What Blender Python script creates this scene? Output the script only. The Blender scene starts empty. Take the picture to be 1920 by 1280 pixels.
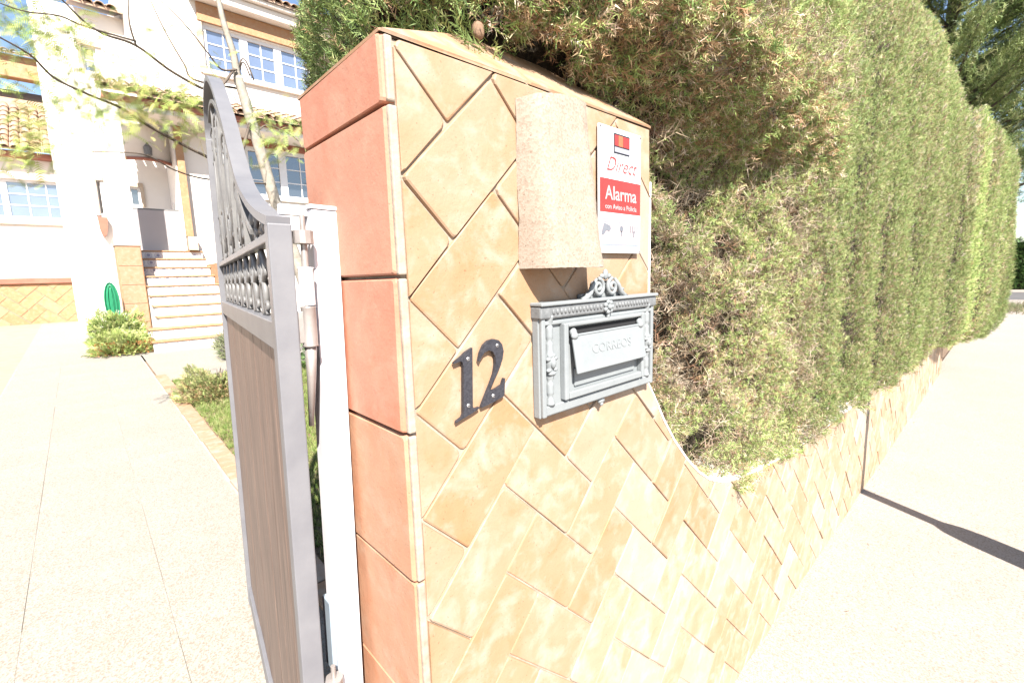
import bpy, bmesh, math, random
import numpy as np
from mathutils import Vector, Matrix

random.seed(7)
rng = np.random.default_rng(11)
R = math.radians
scene = bpy.context.scene
COL = scene.collection

# ------------------------------------------------------------------ camera
YAW, PITCH, ROLL, EYE = R(42.709), R(8.083), R(-1.715), 1.5
cd = bpy.data.cameras.new('camera')
cd.sensor_width = 36.0
cd.lens = 866.35 / 1920 * 36.0
cd.clip_start = 0.02
cd.clip_end = 2000
cam = bpy.data.objects.new('camera', cd)
COL.objects.link(cam)
F = Vector((math.sin(YAW) * math.cos(PITCH), math.cos(YAW) * math.cos(PITCH), -math.sin(PITCH)))
R0 = Vector((math.cos(YAW), -math.sin(YAW), 0))
U0 = R0.cross(F)
CR = R0 * math.cos(ROLL) + U0 * math.sin(ROLL)
CU = -R0 * math.sin(ROLL) + U0 * math.cos(ROLL)
M = Matrix((CR, CU, -F)).transposed().to_4x4()
M.translation = Vector((0, 0, EYE))
cam.matrix_world = M
scene.camera = cam

# ------------------------------------------------------------------ light
SUN_AZ, SUN_EL = 26.0, 45.0          # sun stands behind the camera, a little to its left
w = bpy.data.worlds.new('World')
scene.world = w
w.use_nodes = True
nt = w.node_tree
sky = nt.nodes.new('ShaderNodeTexSky')
sky.sky_type = 'NISHITA'
sky.sun_disc = False
sky.sun_elevation = R(SUN_EL)
sky.sun_rotation = R(180 + SUN_AZ)
sky.air_density = 1.0
sky.dust_density = 0.8
sky.ozone_density = 1.2
bg = nt.nodes['Background']
bg.inputs['Strength'].default_value = 0.06
nt.links.new(sky.outputs['Color'], bg.inputs['Color'])

sl = bpy.data.lights.new('sun', 'SUN')
sl.energy = 4.4
sl.angle = R(0.5)
sl.color = (1.0, 0.95, 0.87)
sun = bpy.data.objects.new('sun', sl)
COL.objects.link(sun)
ld = Vector((math.sin(R(SUN_AZ)) * math.cos(R(SUN_EL)), math.cos(R(SUN_AZ)) * math.cos(R(SUN_EL)), -math.sin(R(SUN_EL))))
sun.rotation_euler = ld.to_track_quat('-Z', 'Y').to_euler()
sun.location = (-3, -6, 8)

vs = scene.view_settings
vs.view_transform = 'Standard'
vs.look = 'None'
vs.gamma = 1.0
vs.use_curve_mapping = False
vs.exposure = 2.15

# ------------------------------------------------------------------ materials
def new_mat(name):
    m = bpy.data.materials.new(name)
    m.use_nodes = True
    return m, m.node_tree, m.node_tree.nodes['Principled BSDF']

def N(t, typ, **kw):
    n = t.nodes.new(typ)
    for k, v in kw.items():
        setattr(n, k, v)
    return n

def ramp(t, fac, stops):
    r = N(t, 'ShaderNodeValToRGB')
    e = r.color_ramp.elements
    while len(e) < len(stops):
        e.new(0.5)
    for i, (p, c) in enumerate(stops):
        e[i].position = p
        e[i].color = (*c, 1) if len(c) == 3 else c
    t.links.new(fac, r.inputs['Fac'])
    return r.outputs['Color']

def coords(t, offset=True, k=23.0):
    tc = N(t, 'ShaderNodeTexCoord')
    if not offset:
        return tc.outputs['Object']
    oi = N(t, 'ShaderNodeObjectInfo')
    mu = N(t, 'ShaderNodeMath', operation='MULTIPLY')
    mu.inputs[1].default_value = k
    t.links.new(oi.outputs['Random'], mu.inputs[0])
    ad = N(t, 'ShaderNodeVectorMath', operation='ADD')
    t.links.new(tc.outputs['Object'], ad.inputs[0])
    t.links.new(mu.outputs[0], ad.inputs[1])
    return ad.outputs[0]

def noise(t, vec, scale, detail=4, rough=0.6, dist=0.0):
    n = N(t, 'ShaderNodeTexNoise')
    n.inputs['Scale'].default_value = scale
    n.inputs['Detail'].default_value = detail
    n.inputs['Roughness'].default_value = rough
    n.inputs['Distortion'].default_value = dist
    t.links.new(vec, n.inputs['Vector'])
    return n.outputs['Fac']

def mix(t, fac, a, b, mode='MIX'):
    m = N(t, 'ShaderNodeMix', data_type='RGBA', blend_type=mode)
    for sock, v in ((m.inputs[0], fac), (m.inputs[6], a), (m.inputs[7], b)):
        if hasattr(v, 'links') or hasattr(v, 'is_linked'):
            t.links.new(v, sock)
        elif isinstance(v, (int, float)):
            sock.default_value = v
        else:
            sock.default_value = (*v, 1)
    return m.outputs[2]

def bump(t, p, h, strength=0.3, dist=0.002):
    b = N(t, 'ShaderNodeBump')
    b.inputs['Strength'].default_value = strength
    b.inputs['Distance'].default_value = dist
    t.links.new(h, b.inputs['Height'])
    t.links.new(b.outputs['Normal'], p.inputs['Normal'])

ALB = 0.655        # all paint and mineral albedos below are given for a bright print; scaled once here
def mat_simple(name, c1, c2, scale=8.0, rough=0.7, bumps=0.2, bscale=60.0, metallic=0.0, offset=True, bdist=0.002, spec=0.4):
    m, t, p = new_mat(name)
    v = coords(t, offset)
    f = noise(t, v, scale)
    kk = 1.0 if 'plaster' in name or 'white' in name else ALB
    c1 = tuple(x * kk for x in c1); c2 = tuple(x * kk for x in c2)
    col = ramp(t, f, [(0.3, c1), (0.7, c2)])
    t.links.new(col, p.inputs['Base Color'])
    p.inputs['Roughness'].default_value = rough
    p.inputs['Metallic'].default_value = metallic
    p.inputs['Specular IOR Level'].default_value = spec
    if bumps:
        bump(t, p, noise(t, v, bscale, 3), bumps, bdist)
    return m

def mat_terracotta(name, lo, mid, hi, pale, randw=0.5):
    """hand-made clay tile: each tile its own tone, cloudy firing marks, lime bloom, pits"""
    lo, mid, hi, pale = [tuple(x * ALB for x in c) for c in (lo, mid, hi, pale)]
    m, t, p = new_mat(name)
    v = coords(t)
    oi = N(t, 'ShaderNodeObjectInfo')
    f = noise(t, v, 9.0, 3, 0.55, 0.8)
    base = ramp(t, f, [(0.28, lo), (0.5, mid), (0.72, hi)])
    tone = ramp(t, oi.outputs['Random'], [(0.0, lo), (0.25, mid), (0.55, hi), (0.8, mid), (1.0, pale)])
    base = mix(t, randw, base, tone)
    cl = noise(t, v, 16.0, 5, 0.6, 0.4)
    blo = ramp(t, cl, [(0.48, (0, 0, 0)), (0.72, (1, 1, 1))])
    base = mix(t, mixfac(t, blo, 0.6), base, pale)
    c2 = noise(t, v, 6.5, 4, 0.6, 1.2)
    burn = ramp(t, c2, [(0.56, (0, 0, 0)), (0.70, (1, 1, 1))])
    base = mix(t, mixfac(t, burn, 0.45), base, tuple(a * k for a, k in zip(lo, (0.98, 0.92, 0.80))))
    sp = noise(t, v, 260.0, 2, 0.5)
    pit = ramp(t, sp, [(0.24, (1, 1, 1)), (0.33, (0, 0, 0))])
    base = mix(t, mixfac(t, pit, 0.55), base, tuple(x * 0.35 for x in lo))
    t.links.new(base, p.inputs['Base Color'])
    p.inputs['Roughness'].default_value = 0.62
    p.inputs['Specular IOR Level'].default_value = 0.35
    b1 = noise(t, v, 22.0, 4, 0.6)
    b2 = noise(t, v, 190.0, 3, 0.6)
    ad = N(t, 'ShaderNodeMath', operation='MULTIPLY_ADD')
    ad.inputs[1].default_value = 0.18
    t.links.new(b2, ad.inputs[0])
    t.links.new(b1, ad.inputs[2])
    bump(t, p, ad.outputs[0], 0.45, 0.004)
    return m

def mixfac(t, col, k):
    mu = N(t, 'ShaderNodeMath', operation='MULTIPLY')
    mu.inputs[1].default_value = k
    t.links.new(col, mu.inputs[0])
    return mu.outputs[0]

MT = {}
MT['tile'] = mat_terracotta('clay_tile_ochre', (0.38, 0.195, 0.092), (0.39, 0.245, 0.148), (0.40, 0.28, 0.192), (0.45, 0.41, 0.36))
MT['tile_pale'] = mat_terracotta('clay_tile_bleached', (0.39, 0.225, 0.12), (0.40, 0.275, 0.175), (0.42, 0.33, 0.245), (0.47, 0.45, 0.41))
MT['tile_red'] = mat_terracotta('clay_tile_red', (0.52, 0.19, 0.115), (0.54, 0.225, 0.145), (0.53, 0.26, 0.17), (0.54, 0.33, 0.23), 0.35)
MT['tile_orange'] = mat_terracotta('clay_tile_orange', (0.50, 0.215, 0.115), (0.50, 0.25, 0.15), (0.50, 0.28, 0.175), (0.52, 0.36, 0.26), 0.3)
MT['tile_edge'] = mat_simple('clay_edge_lime', (0.33, 0.25, 0.19), (0.44, 0.38, 0.31), 40, 0.85, 0.5, 120)
MT['mortar'] = mat_simple('lime_mortar', (0.30, 0.23, 0.17), (0.42, 0.36, 0.29), 30, 0.95, 0.6, 160)
MT['grout'] = mat_simple('sandy_grout', (0.34, 0.30, 0.24), (0.44, 0.41, 0.35), 6, 0.95, 0.3, 160)
MT['plaster'] = mat_simple('white_plaster', (0.55, 0.52, 0.48), (0.66, 0.63, 0.59), 3, 0.9, 0.25, 60, bdist=0.004)
MT['plaster_wall'] = mat_simple('white_house_render', (0.58, 0.54, 0.50), (0.66, 0.62, 0.58), 0.8, 0.9, 0.3, 25, bdist=0.006)
MT['plaster_shade'] = mat_simple('shade_grey_render', (0.40, 0.37, 0.38), (0.46, 0.43, 0.43), 0.8, 0.9, 0.2, 25)  # porch shade on the half wall, put into the colour as grey
MT['house_clay'] = mat_terracotta('house_clay', (0.42, 0.19, 0.09), (0.45, 0.24, 0.12), (0.46, 0.29, 0.15), (0.5, 0.38, 0.24))
MT['roof_clay'] = mat_terracotta('roof_clay', (0.40, 0.22, 0.13), (0.46, 0.30, 0.20), (0.48, 0.34, 0.24), (0.52, 0.42, 0.33))
MT['cornice'] = mat_simple('terracotta_cornice', (0.36, 0.12, 0.08), (0.42, 0.18, 0.12), 4, 0.7, 0.1)
MT['trim'] = mat_simple('sandy_trim', (0.54, 0.41, 0.30), (0.60, 0.50, 0.40), 5, 0.8, 0.1)
MT['white_frame'] = mat_simple('white_frame', (0.58, 0.57, 0.58), (0.64, 0.63, 0.64), 5, 0.35, 0.05)
MT['dark'] = mat_simple('dark_recess', (0.012, 0.012, 0.014), (0.02, 0.02, 0.022), 5, 0.9, 0)
MT['gate_grey'] = mat_simple('grey_gate_paint', (0.165, 0.164, 0.180), (0.205, 0.203, 0.217), 14, 0.42, 0.18, 260, bdist=0.0008)
MT['post_white'] = mat_simple('white_post_paint', (0.50, 0.49, 0.52), (0.62, 0.61, 0.63), 9, 0.4, 0.15, 150, bdist=0.001)
MT['steel'] = mat_simple('worn_steel', (0.35, 0.31, 0.29), (0.48, 0.44, 0.42), 30, 0.4, 0.1, 200, metallic=0.4)
MT['iron'] = mat_simple('wrought_iron_paint', (0.15, 0.145, 0.145), (0.22, 0.215, 0.21), 30, 0.45, 0.15, 160, bdist=0.0008)
MT['mail'] = mat_simple('grey_cast_metal', (0.238, 0.258, 0.268), (0.272, 0.29, 0.30), 26, 0.5, 0.3, 130, bdist=0.0012)
MT['mail_dark'] = mat_simple('weathered_cast_metal', (0.13, 0.137, 0.143), (0.22, 0.228, 0.235), 90, 0.6, 0.4, 130, bdist=0.0015)
MT['number'] = mat_simple('dark_number_steel', (0.035, 0.035, 0.045), (0.075, 0.075, 0.09), 260, 0.45, 0.5, 400, metallic=0.35, bdist=0.0008)
MT['screw'] = mat_simple('screw_steel', (0.3, 0.29, 0.3), (0.4, 0.39, 0.4), 30, 0.35, 0, metallic=0.5)
MT['sign_white'] = mat_simple('sign_white', (0.47, 0.47, 0.49), (0.50, 0.50, 0.52), 10, 0.35, 0)
MT['sign_red'] = mat_simple('sign_red', (0.40, 0.035, 0.03), (0.45, 0.045, 0.04), 20, 0.35, 0)
MT['sign_pink'] = mat_simple('sign_pale_text', (0.46, 0.36, 0.37), (0.50, 0.40, 0.41), 20, 0.35, 0)
MT['sign_blue'] = mat_simple('sign_pale_blue', (0.29, 0.35, 0.42), (0.33, 0.39, 0.45), 30, 0.4, 0)
MT['sign_grey'] = mat_simple('sign_grey_print', (0.14, 0.15, 0.18), (0.20, 0.21, 0.24), 30, 0.4, 0)
MT['sign_line'] = mat_simple('sign_faded_line', (0.30, 0.29, 0.35), (0.36, 0.35, 0.40), 30, 0.4, 0)
MT['sign_black'] = mat_simple('sign_black', (0.015, 0.015, 0.018), (0.03, 0.03, 0.032), 30, 0.3, 0)
MT['sign_orange'] = mat_simple('sign_orange', (0.5, 0.12, 0.05), (0.55, 0.16, 0.07), 30, 0.3, 0)
MT['bark'] = mat_simple('pale_bark', (0.30, 0.26, 0.21), (0.46, 0.42, 0.36), 14, 0.9, 0.6, 50, bdist=0.006)
MT['twig'] = mat_simple('dark_twig', (0.10, 0.075, 0.06), (0.17, 0.13, 0.10), 20, 0.9, 0.4, 60)
MT['soil'] = mat_simple('dry_soil', (0.16, 0.10, 0.065), (0.26, 0.18, 0.12), 12, 0.95, 0.8, 50, bdist=0.01)
MT['hose'] = mat_simple('green_hose', (0.02, 0.22, 0.10), (0.03, 0.28, 0.14), 10, 0.4, 0)
MT['cone'] = mat_simple('cypress_cone', (0.20, 0.12, 0.075), (0.30, 0.19, 0.12), 90, 0.8, 0.6, 200)
MT['tarmac'] = mat_simple('far_asphalt', (0.10, 0.095, 0.09), (0.15, 0.14, 0.135), 3, 0.9, 0.4, 80, offset=False)
MT['far_ground'] = mat_simple('far_ground', (0.20, 0.17, 0.12), (0.28, 0.24, 0.18), 0.3, 0.95, 0.2, 5, offset=False)
MT['post_metal'] = mat_simple('galvanised_post', (0.25, 0.25, 0.26), (0.33, 0.33, 0.34), 10, 0.5, 0.1)

def mat_aggregate(name, base1, base2, dark, tint, sscale=260.0, amount=0.5, relief=0.35):
    """exposed-aggregate concrete: pale paste with pin-head stones, faint stains"""
    base1, base2, dark, tint = [tuple(x * ALB for x in c) for c in (base1, base2, dark, tint)]
    m, t, p = new_mat(name)
    v = coords(t, True, 3.0)
    f = noise(t, v, 1.6, 5, 0.6)
    base = ramp(t, f, [(0.3, base1), (0.7, base2)])
    vo = N(t, 'ShaderNodeTexVoronoi')
    vo.inputs['Scale'].default_value = sscale
    t.links.new(v, vo.inputs['Vector'])
    stone = ramp(t, vo.outputs['Color'], [(0.0, dark), (0.34, tint), (0.42, base1), (1.0, base2)])
    base = mix(t, amount, base, stone)
    v2 = N(t, 'ShaderNodeTexVoronoi')
    v2.inputs['Scale'].default_value = sscale * 0.33
    t.links.new(v, v2.inputs['Vector'])
    spot = ramp(t, v2.outputs['Distance'], [(0.10, (1, 1, 1)), (0.17, (0, 0, 0))])
    pick = ramp(t, v2.outputs['Color'], [(0.55, (0, 0, 0)), (0.62, (1, 1, 1))])
    sp = mix(t, 1.0, spot, pick, 'MULTIPLY')
    base = mix(t, mixfac(t, sp, 0.75), base, dark)
    st = noise(t, v, 5.0, 6, 0.65, 0.5)
    stain = ramp(t, st, [(0.60, (0, 0, 0)), (0.78, (1, 1, 1))])
    base = mix(t, mixfac(t, stain, 0.35), base, tint)
    t.links.new(base, p.inputs['Base Color'])
    p.inputs['Roughness'].default_value = 0.85
    bump(t, p, vo.outputs['Distance'], relief, 0.002)
    return m
MT['street'] = mat_aggregate('street_concrete', (0.37, 0.315, 0.27), (0.44, 0.39, 0.35), (0.14, 0.085, 0.06), (0.31, 0.215, 0.155), 230.0, 0.62)
MT['slab'] = mat_aggregate('path_slab', (0.325, 0.295, 0.25), (0.39, 0.365, 0.32), (0.13, 0.09, 0.06), (0.26, 0.20, 0.135), 190.0, 0.6)
MT['stone'] = mat_aggregate('rough_stone_slab', (0.27, 0.215, 0.165), (0.33, 0.275, 0.225), (0.13, 0.08, 0.055), (0.22, 0.145, 0.10), 330.0, 0.5)
MT['hood'] = mat_aggregate('weathered_clay_hood', (0.30, 0.235, 0.18), (0.40, 0.335, 0.275), (0.15, 0.09, 0.06), (0.25, 0.17, 0.115), 300.0, 0.42, 0.12)
MT['driveway'] = mat_simple('orange_paving', (0.38, 0.27, 0.19), (0.44, 0.33, 0.24), 6, 0.85, 0.3, 60)

def mat_wood():
    m, t, p = new_mat('brown_wood_board')
    v = coords(t, True, 9.0)
    mp = N(t, 'ShaderNodeMapping')
    mp.inputs['Scale'].default_value = (34, 34, 1.3)
    t.links.new(v, mp.inputs['Vector'])
    f = noise(t, mp.outputs[0], 3.0, 5, 0.6, 0.6)
    c = ramp(t, f, [(0.30, (0.045, 0.027, 0.021)), (0.46, (0.095, 0.06, 0.047)), (0.58, (0.135, 0.088, 0.068)), (0.72, (0.22, 0.155, 0.12))])
    t.links.new(c, p.inputs['Base Color'])
    p.inputs['Roughness'].default_value = 0.5
    bump(t, p, f, 0.25, 0.001)
    return m
MT['wood'] = mat_wood()

def mat_glass(name, col):
    m, t, p = new_mat(name)
    v = coords(t)
    f = noise(t, v, 1.5)
    c = ramp(t, f, [(0.3, tuple(x * 0.8 for x in col)), (0.7, col)])
    t.links.new(c, p.inputs['Base Color'])
    p.inputs['Roughness'].default_value = 0.04
    p.inputs['Specular IOR Level'].default_value = 1.0
    p.inputs['IOR'].default_value = 1.9
    bump(t, p, f, 0.02, 0.01)
    return m
MT['glass_blue'] = mat_glass('window_glass_upper', (0.10, 0.13, 0.20))
MT['glass_dark'] = mat_glass('window_glass_lower', (0.03, 0.035, 0.045))

def mat_leaf(name, transl=0.2, rough=0.55):
    m, t, p = new_mat(name)
    at = N(t, 'ShaderNodeAttribute', attribute_name='leafcol')
    t.links.new(at.outputs['Color'], p.inputs['Base Color'])
    p.inputs['Roughness'].default_value = rough
    p.inputs['Specular IOR Level'].default_value = 0.3
    tr = N(t, 'ShaderNodeBsdfTranslucent')
    t.links.new(at.outputs['Color'], tr.inputs['Color'])
    ms = N(t, 'ShaderNodeMixShader')
    ms.inputs[0].default_value = transl
    t.links.new(p.outputs[0], ms.inputs[1])
    t.links.new(tr.outputs[0], ms.inputs[2])
    t.links.new(ms.outputs[0], t.nodes['Material Output'].inputs['Surface'])
    return m
MT['leaf'] = mat_leaf('leaf')
MT['hedge_core'] = mat_simple('hedge_shade_core', (0.025, 0.02, 0.012), (0.07, 0.05, 0.03), 30, 0.95, 0.8, 60, offset=False, bdist=0.02)  # near-black brown painted in for the shade between the sprays

def mat_riser():
    m, t, p = new_mat('painted_step_tile')
    v = coords(t, False)
    vo = N(t, 'ShaderNodeTexVoronoi')
    vo.inputs['Scale'].default_value = 6.0
    vo.inputs['Randomness'].default_value = 0.0
    t.links.new(v, vo.inputs['Vector'])
    c = ramp(t, vo.outputs['Distance'], [(0.18, (0.22, 0.21, 0.27)), (0.26, (0.55, 0.52, 0.5)), (0.36, (0.36, 0.33, 0.37)), (0.44, (0.56, 0.53, 0.5))])
    t.links.new(c, p.inputs['Base Color'])
    p.inputs['Roughness'].default_value = 0.3
    return m
MT['riser'] = mat_riser()

# ------------------------------------------------------------------ mesh helpers
class MB:
    def __init__(s):
        s.v = []; s.f = []
    def add(s, vs_, fs_):
        n = len(s.v)
        s.v += [tuple(q) for q in vs_]
        s.f += [tuple(i + n for i in q) for q in fs_]
        return s
    def box(s, x0, x1, y0, y1, z0, z1, b=0.0):
        if b <= 0:
            return s.add([(x0, y0, z0), (x1, y0, z0), (x1, y1, z0), (x0, y1, z0), (x0, y0, z1), (x1, y0, z1), (x1, y1, z1), (x0, y1, z1)],
                         [(0, 3, 2, 1), (4, 5, 6, 7), (0, 1, 5, 4), (1, 2, 6, 5), (2, 3, 7, 6), (3, 0, 4, 7)])
        bm = bmesh.new()
        bmesh.ops.create_cube(bm, size=1)
        bmesh.ops.scale(bm, vec=(x1 - x0, y1 - y0, z1 - z0), verts=bm.verts)
        bmesh.ops.translate(bm, vec=((x0 + x1) / 2, (y0 + y1) / 2, (z0 + z1) / 2), verts=bm.verts)
        bmesh.ops.bevel(bm, geom=bm.edges[:], offset=b, segments=2, profile=0.5, affect='EDGES')
        bm.verts.index_update()
        s.add([q.co[:] for q in bm.verts], [[q.index for q in f.verts] for f in bm.faces])
        bm.free()
        return s
    def prism(s, poly, y0, y1, axis='y'):
        """poly in (x,z), extruded along y"""
        n = len(poly)
        vs_ = [(p[0], y0, p[1]) for p in poly] + [(p[0], y1, p[1]) for p in poly]
        fs_ = [tuple(range(n)), tuple(range(2 * n - 1, n - 1, -1))]
        fs_ += [(i, i + n, (i + 1) % n + n, (i + 1) % n) for i in range(n)]
        return s.add(vs_, fs_)
    def tube(s, pts, r, seg=6, cap=True):
        pts = [Vector(p) for p in pts]
        rs = r if isinstance(r, (list, tuple)) else [r] * len(pts)
        vs_ = []; fs_ = []
        up = None
        for i, p in enumerate(pts):
            d = (pts[min(i + 1, len(pts) - 1)] - pts[max(i - 1, 0)])
            if d.length < 1e-9:
                d = Vector((0, 0, 1))
            d.normalize()
            if up is None:
                up = d.orthogonal().normalized()
            else:
                up = (up - d * up.dot(d))
                up = up.normalized() if up.length > 1e-6 else d.orthogonal().normalized()
            q = d.cross(up)
            for k in range(seg):
                a = 2 * math.pi * k / seg
                vs_.append(p + (up * math.cos(a) + q * math.sin(a)) * rs[i])
        for i in range(len(pts) - 1):
            for k in range(seg):
                a = i * seg + k; b = i * seg + (k + 1) % seg
                fs_.append((a, b, b + seg, a + seg))
        if cap:
            fs_.append(tuple(range(seg - 1, -1, -1)))
            n0 = (len(pts) - 1) * seg
            fs_.append(tuple(n0 + k for k in range(seg)))
        return s.add(vs_, fs_)
    def lathe(s, prof, c=(0, 0, 0), axis='z', seg=16):
        vs_ = []; fs_ = []
        for (r, h) in prof:
            for k in range(seg):
                a = 2 * math.pi * k / seg
                x, y = r * math.cos(a), r * math.sin(a)
                if axis == 'z': q = (c[0] + x, c[1] + y, c[2] + h)
                elif axis == 'y': q = (c[0] + x, c[1] + h, c[2] + y)
                else: q = (c[0] + h, c[1] + x, c[2] + y)
                vs_.append(q)
        for i in range(len(prof) - 1):
            for k in range(seg):
                a = i * seg + k; b = i * seg + (k + 1) % seg
                fs_.append((a, b, b + seg, a + seg))
        fs_.append(tuple(range(seg - 1, -1, -1)))
        n0 = (len(prof) - 1) * seg
        fs_.append(tuple(n0 + k for k in range(seg)))
        return s.add(vs_, fs_)
    def ball(s, c, r, seg=10, rings=7):
        rx, ry, rz = (r, r, r) if isinstance(r, (int, float)) else r
        prof = [(max(1e-4, math.sin(math.pi * i / rings)), -math.cos(math.pi * i / rings)) for i in range(rings + 1)]
        n = len(s.v)
        s.lathe(prof, (0, 0, 0), 'z', seg)
        for i in range(n, len(s.v)):
            x, y, z = s.v[i]
            s.v[i] = (c[0] + x * rx, c[1] + y * ry, c[2] + z * rz)
        return s
    def mesh(s, name, mat, smooth=False):
        me = bpy.data.meshes.new(name)
        me.from_pydata(s.v, [], s.f)
        bm = bmesh.new(); bm.from_mesh(me)
        bmesh.ops.recalc_face_normals(bm, faces=bm.faces)
        bm.to_mesh(me); bm.free()
        if smooth:
            me.polygons.foreach_set('use_smooth', [True] * len(me.polygons))
        me.materials.append(MT[mat])
        return me
    def build(s, name, mat, parent=None, smooth=False):
        return link(name, s.mesh(name, mat, smooth), parent)

def link(name, me, parent=None):
    o = bpy.data.objects.new(name, me)
    COL.objects.link(o)
    if parent is not None:
        o.parent = parent
    return o

def tag(o, label=None, cat=None, group=None, kind=None):
    if label: o['label'] = label
    if cat: o['category'] = cat
    if group: o['group'] = group
    if kind: o['kind'] = kind
    return o

def empty(name, loc=(0, 0, 0), rot=(0, 0, 0)):
    o = bpy.data.objects.new(name, None)
    o.empty_display_size = 0.1
    COL.objects.link(o)
    o.location = loc
    o.rotation_euler = rot
    return o

def struct(o):
    o['kind'] = 'structure'
    return o

def text_mesh(name, body, size, mat, parent, loc, shear=0.0, extrude=0.0006, bold=0.0, rot=(math.pi / 2, 0, 0), sx=1.0):
    cu = bpy.data.curves.new(name, 'FONT')
    cu.body = body
    cu.size = size
    cu.shear = shear
    cu.extrude = extrude
    cu.offset = bold
    cu.align_x = 'CENTER'
    cu.align_y = 'CENTER'
    cu.resolution_u = 4
    tmp = bpy.data.objects.new(name, cu)
    COL.objects.link(tmp)
    dg = bpy.context.evaluated_depsgraph_get()
    me = bpy.data.meshes.new_from_object(tmp.evaluated_get(dg))
    bpy.data.objects.remove(tmp)
    me.materials.clear()
    me.materials.append(MT[mat])
    o = link(name, me, parent)
    o.location = loc
    o.rotation_euler = rot
    o.scale = (sx, 1, 1)
    return o

# ---- clipping of tile outlines to a wall outline
def clip_half(poly, nx, nz, d):
    """keep nx*x+nz*z <= d"""
    out = []
    n = len(poly)
    for i in range(n):
        a = poly[i]; b = poly[(i + 1) % n]
        da = nx * a[0] + nz * a[1] - d
        db = nx * b[0] + nz * b[1] - d
        if da <= 0: out.append(a)
        if (da < 0 < db) or (db < 0 < da):
            k = da / (da - db)
            out.append((a[0] + (b[0] - a[0]) * k, a[1] + (b[1] - a[1]) * k))
    return out

def area(p):
    return 0.5 * sum(p[i][0] * p[(i + 1) % len(p)][1] - p[(i + 1) % len(p)][0] * p[i][1] for i in range(len(p)))

def clean(p, eps=1e-4):
    out = []
    for q in p:
        if not out or math.dist(q, out[-1]) > eps: out.append(q)
    if len(out) > 1 and math.dist(out[0], out[-1]) < eps: out.pop()
    return out

def inside(pt, poly):
    x, z = pt; c = False
    n = len(poly)
    for i in range(n):
        a = poly[i]; b = poly[i - 1]
        if (a[1] > z) != (b[1] > z) and x < (b[0] - a[0]) * (z - a[1]) / (b[1] - a[1]) + a[0]:
            c = not c
    return c

def tile_solid(poly, back, mid, front, inset, tilt=(0, 0)):
    """clay tile on a wall facing -y: outline -> softly rounded slab"""
    cx = sum(p[0] for p in poly) / len(poly); cz = sum(p[1] for p in poly) / len(poly)
    def sh(p, d):
        vx, vz = p[0] - cx, p[1] - cz
        L = math.hypot(vx, vz) or 1
        k = max(0.0, 1 - d / L)
        return (cx + vx * k, cz + vz * k)
    n = len(poly)
    mb = MB()
    loops = [(poly, back), (poly, mid), ([sh(p, inset * 0.35) for p in poly], mid + (front - mid) * 0.72), ([sh(p, inset) for p in poly], front)]
    vs_ = []; fs_ = []
    for L_, y in loops:
        for p in L_:
            vs_.append((p[0], y + tilt[0] * (p[0] - cx) + tilt[1] * (p[1] - cz), p[1]))
    for k in range(3):
        for i in range(n):
            j = (i + 1) % n
            fs_.append((k * n + i, k * n + j, (k + 1) * n + j, (k + 1) * n + i))
    fs_.append(tuple(3 * n + i for i in range(n)))
    mb.add(vs_, fs_)
    return mb

def worn_rect(a0, a1, b0, b1, g, cut=0.007, jit=0.002, tf=None, rr=random):
    """rectangle in the rotated tile frame, shrunk by half a joint, with worn corners"""
    h = g / 2
    j = lambda: rr.uniform(-jit, jit)
    a0 += h + j(); a1 -= h + j(); b0 += h + j(); b1 -= h + j()
    pts = []
    for (ca, cb, sa, sb) in ((a0, b0, 1, 1), (a1, b0, -1, 1), (a1, b1, -1, -1), (a0, b1, 1, -1)):
        c = cut * rr.uniform(0.35, 1.6)
        first = (ca + sa * c, cb); second = (ca, cb + sb * c)
        mid = (ca + sa * c * 0.3, cb + sb * c * 0.3)
        seq = [second, mid, first] if (sa * sb > 0) else [first, mid, second]
        pts += seq
    return [tf(*p) for p in pts] if tf else pts

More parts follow.
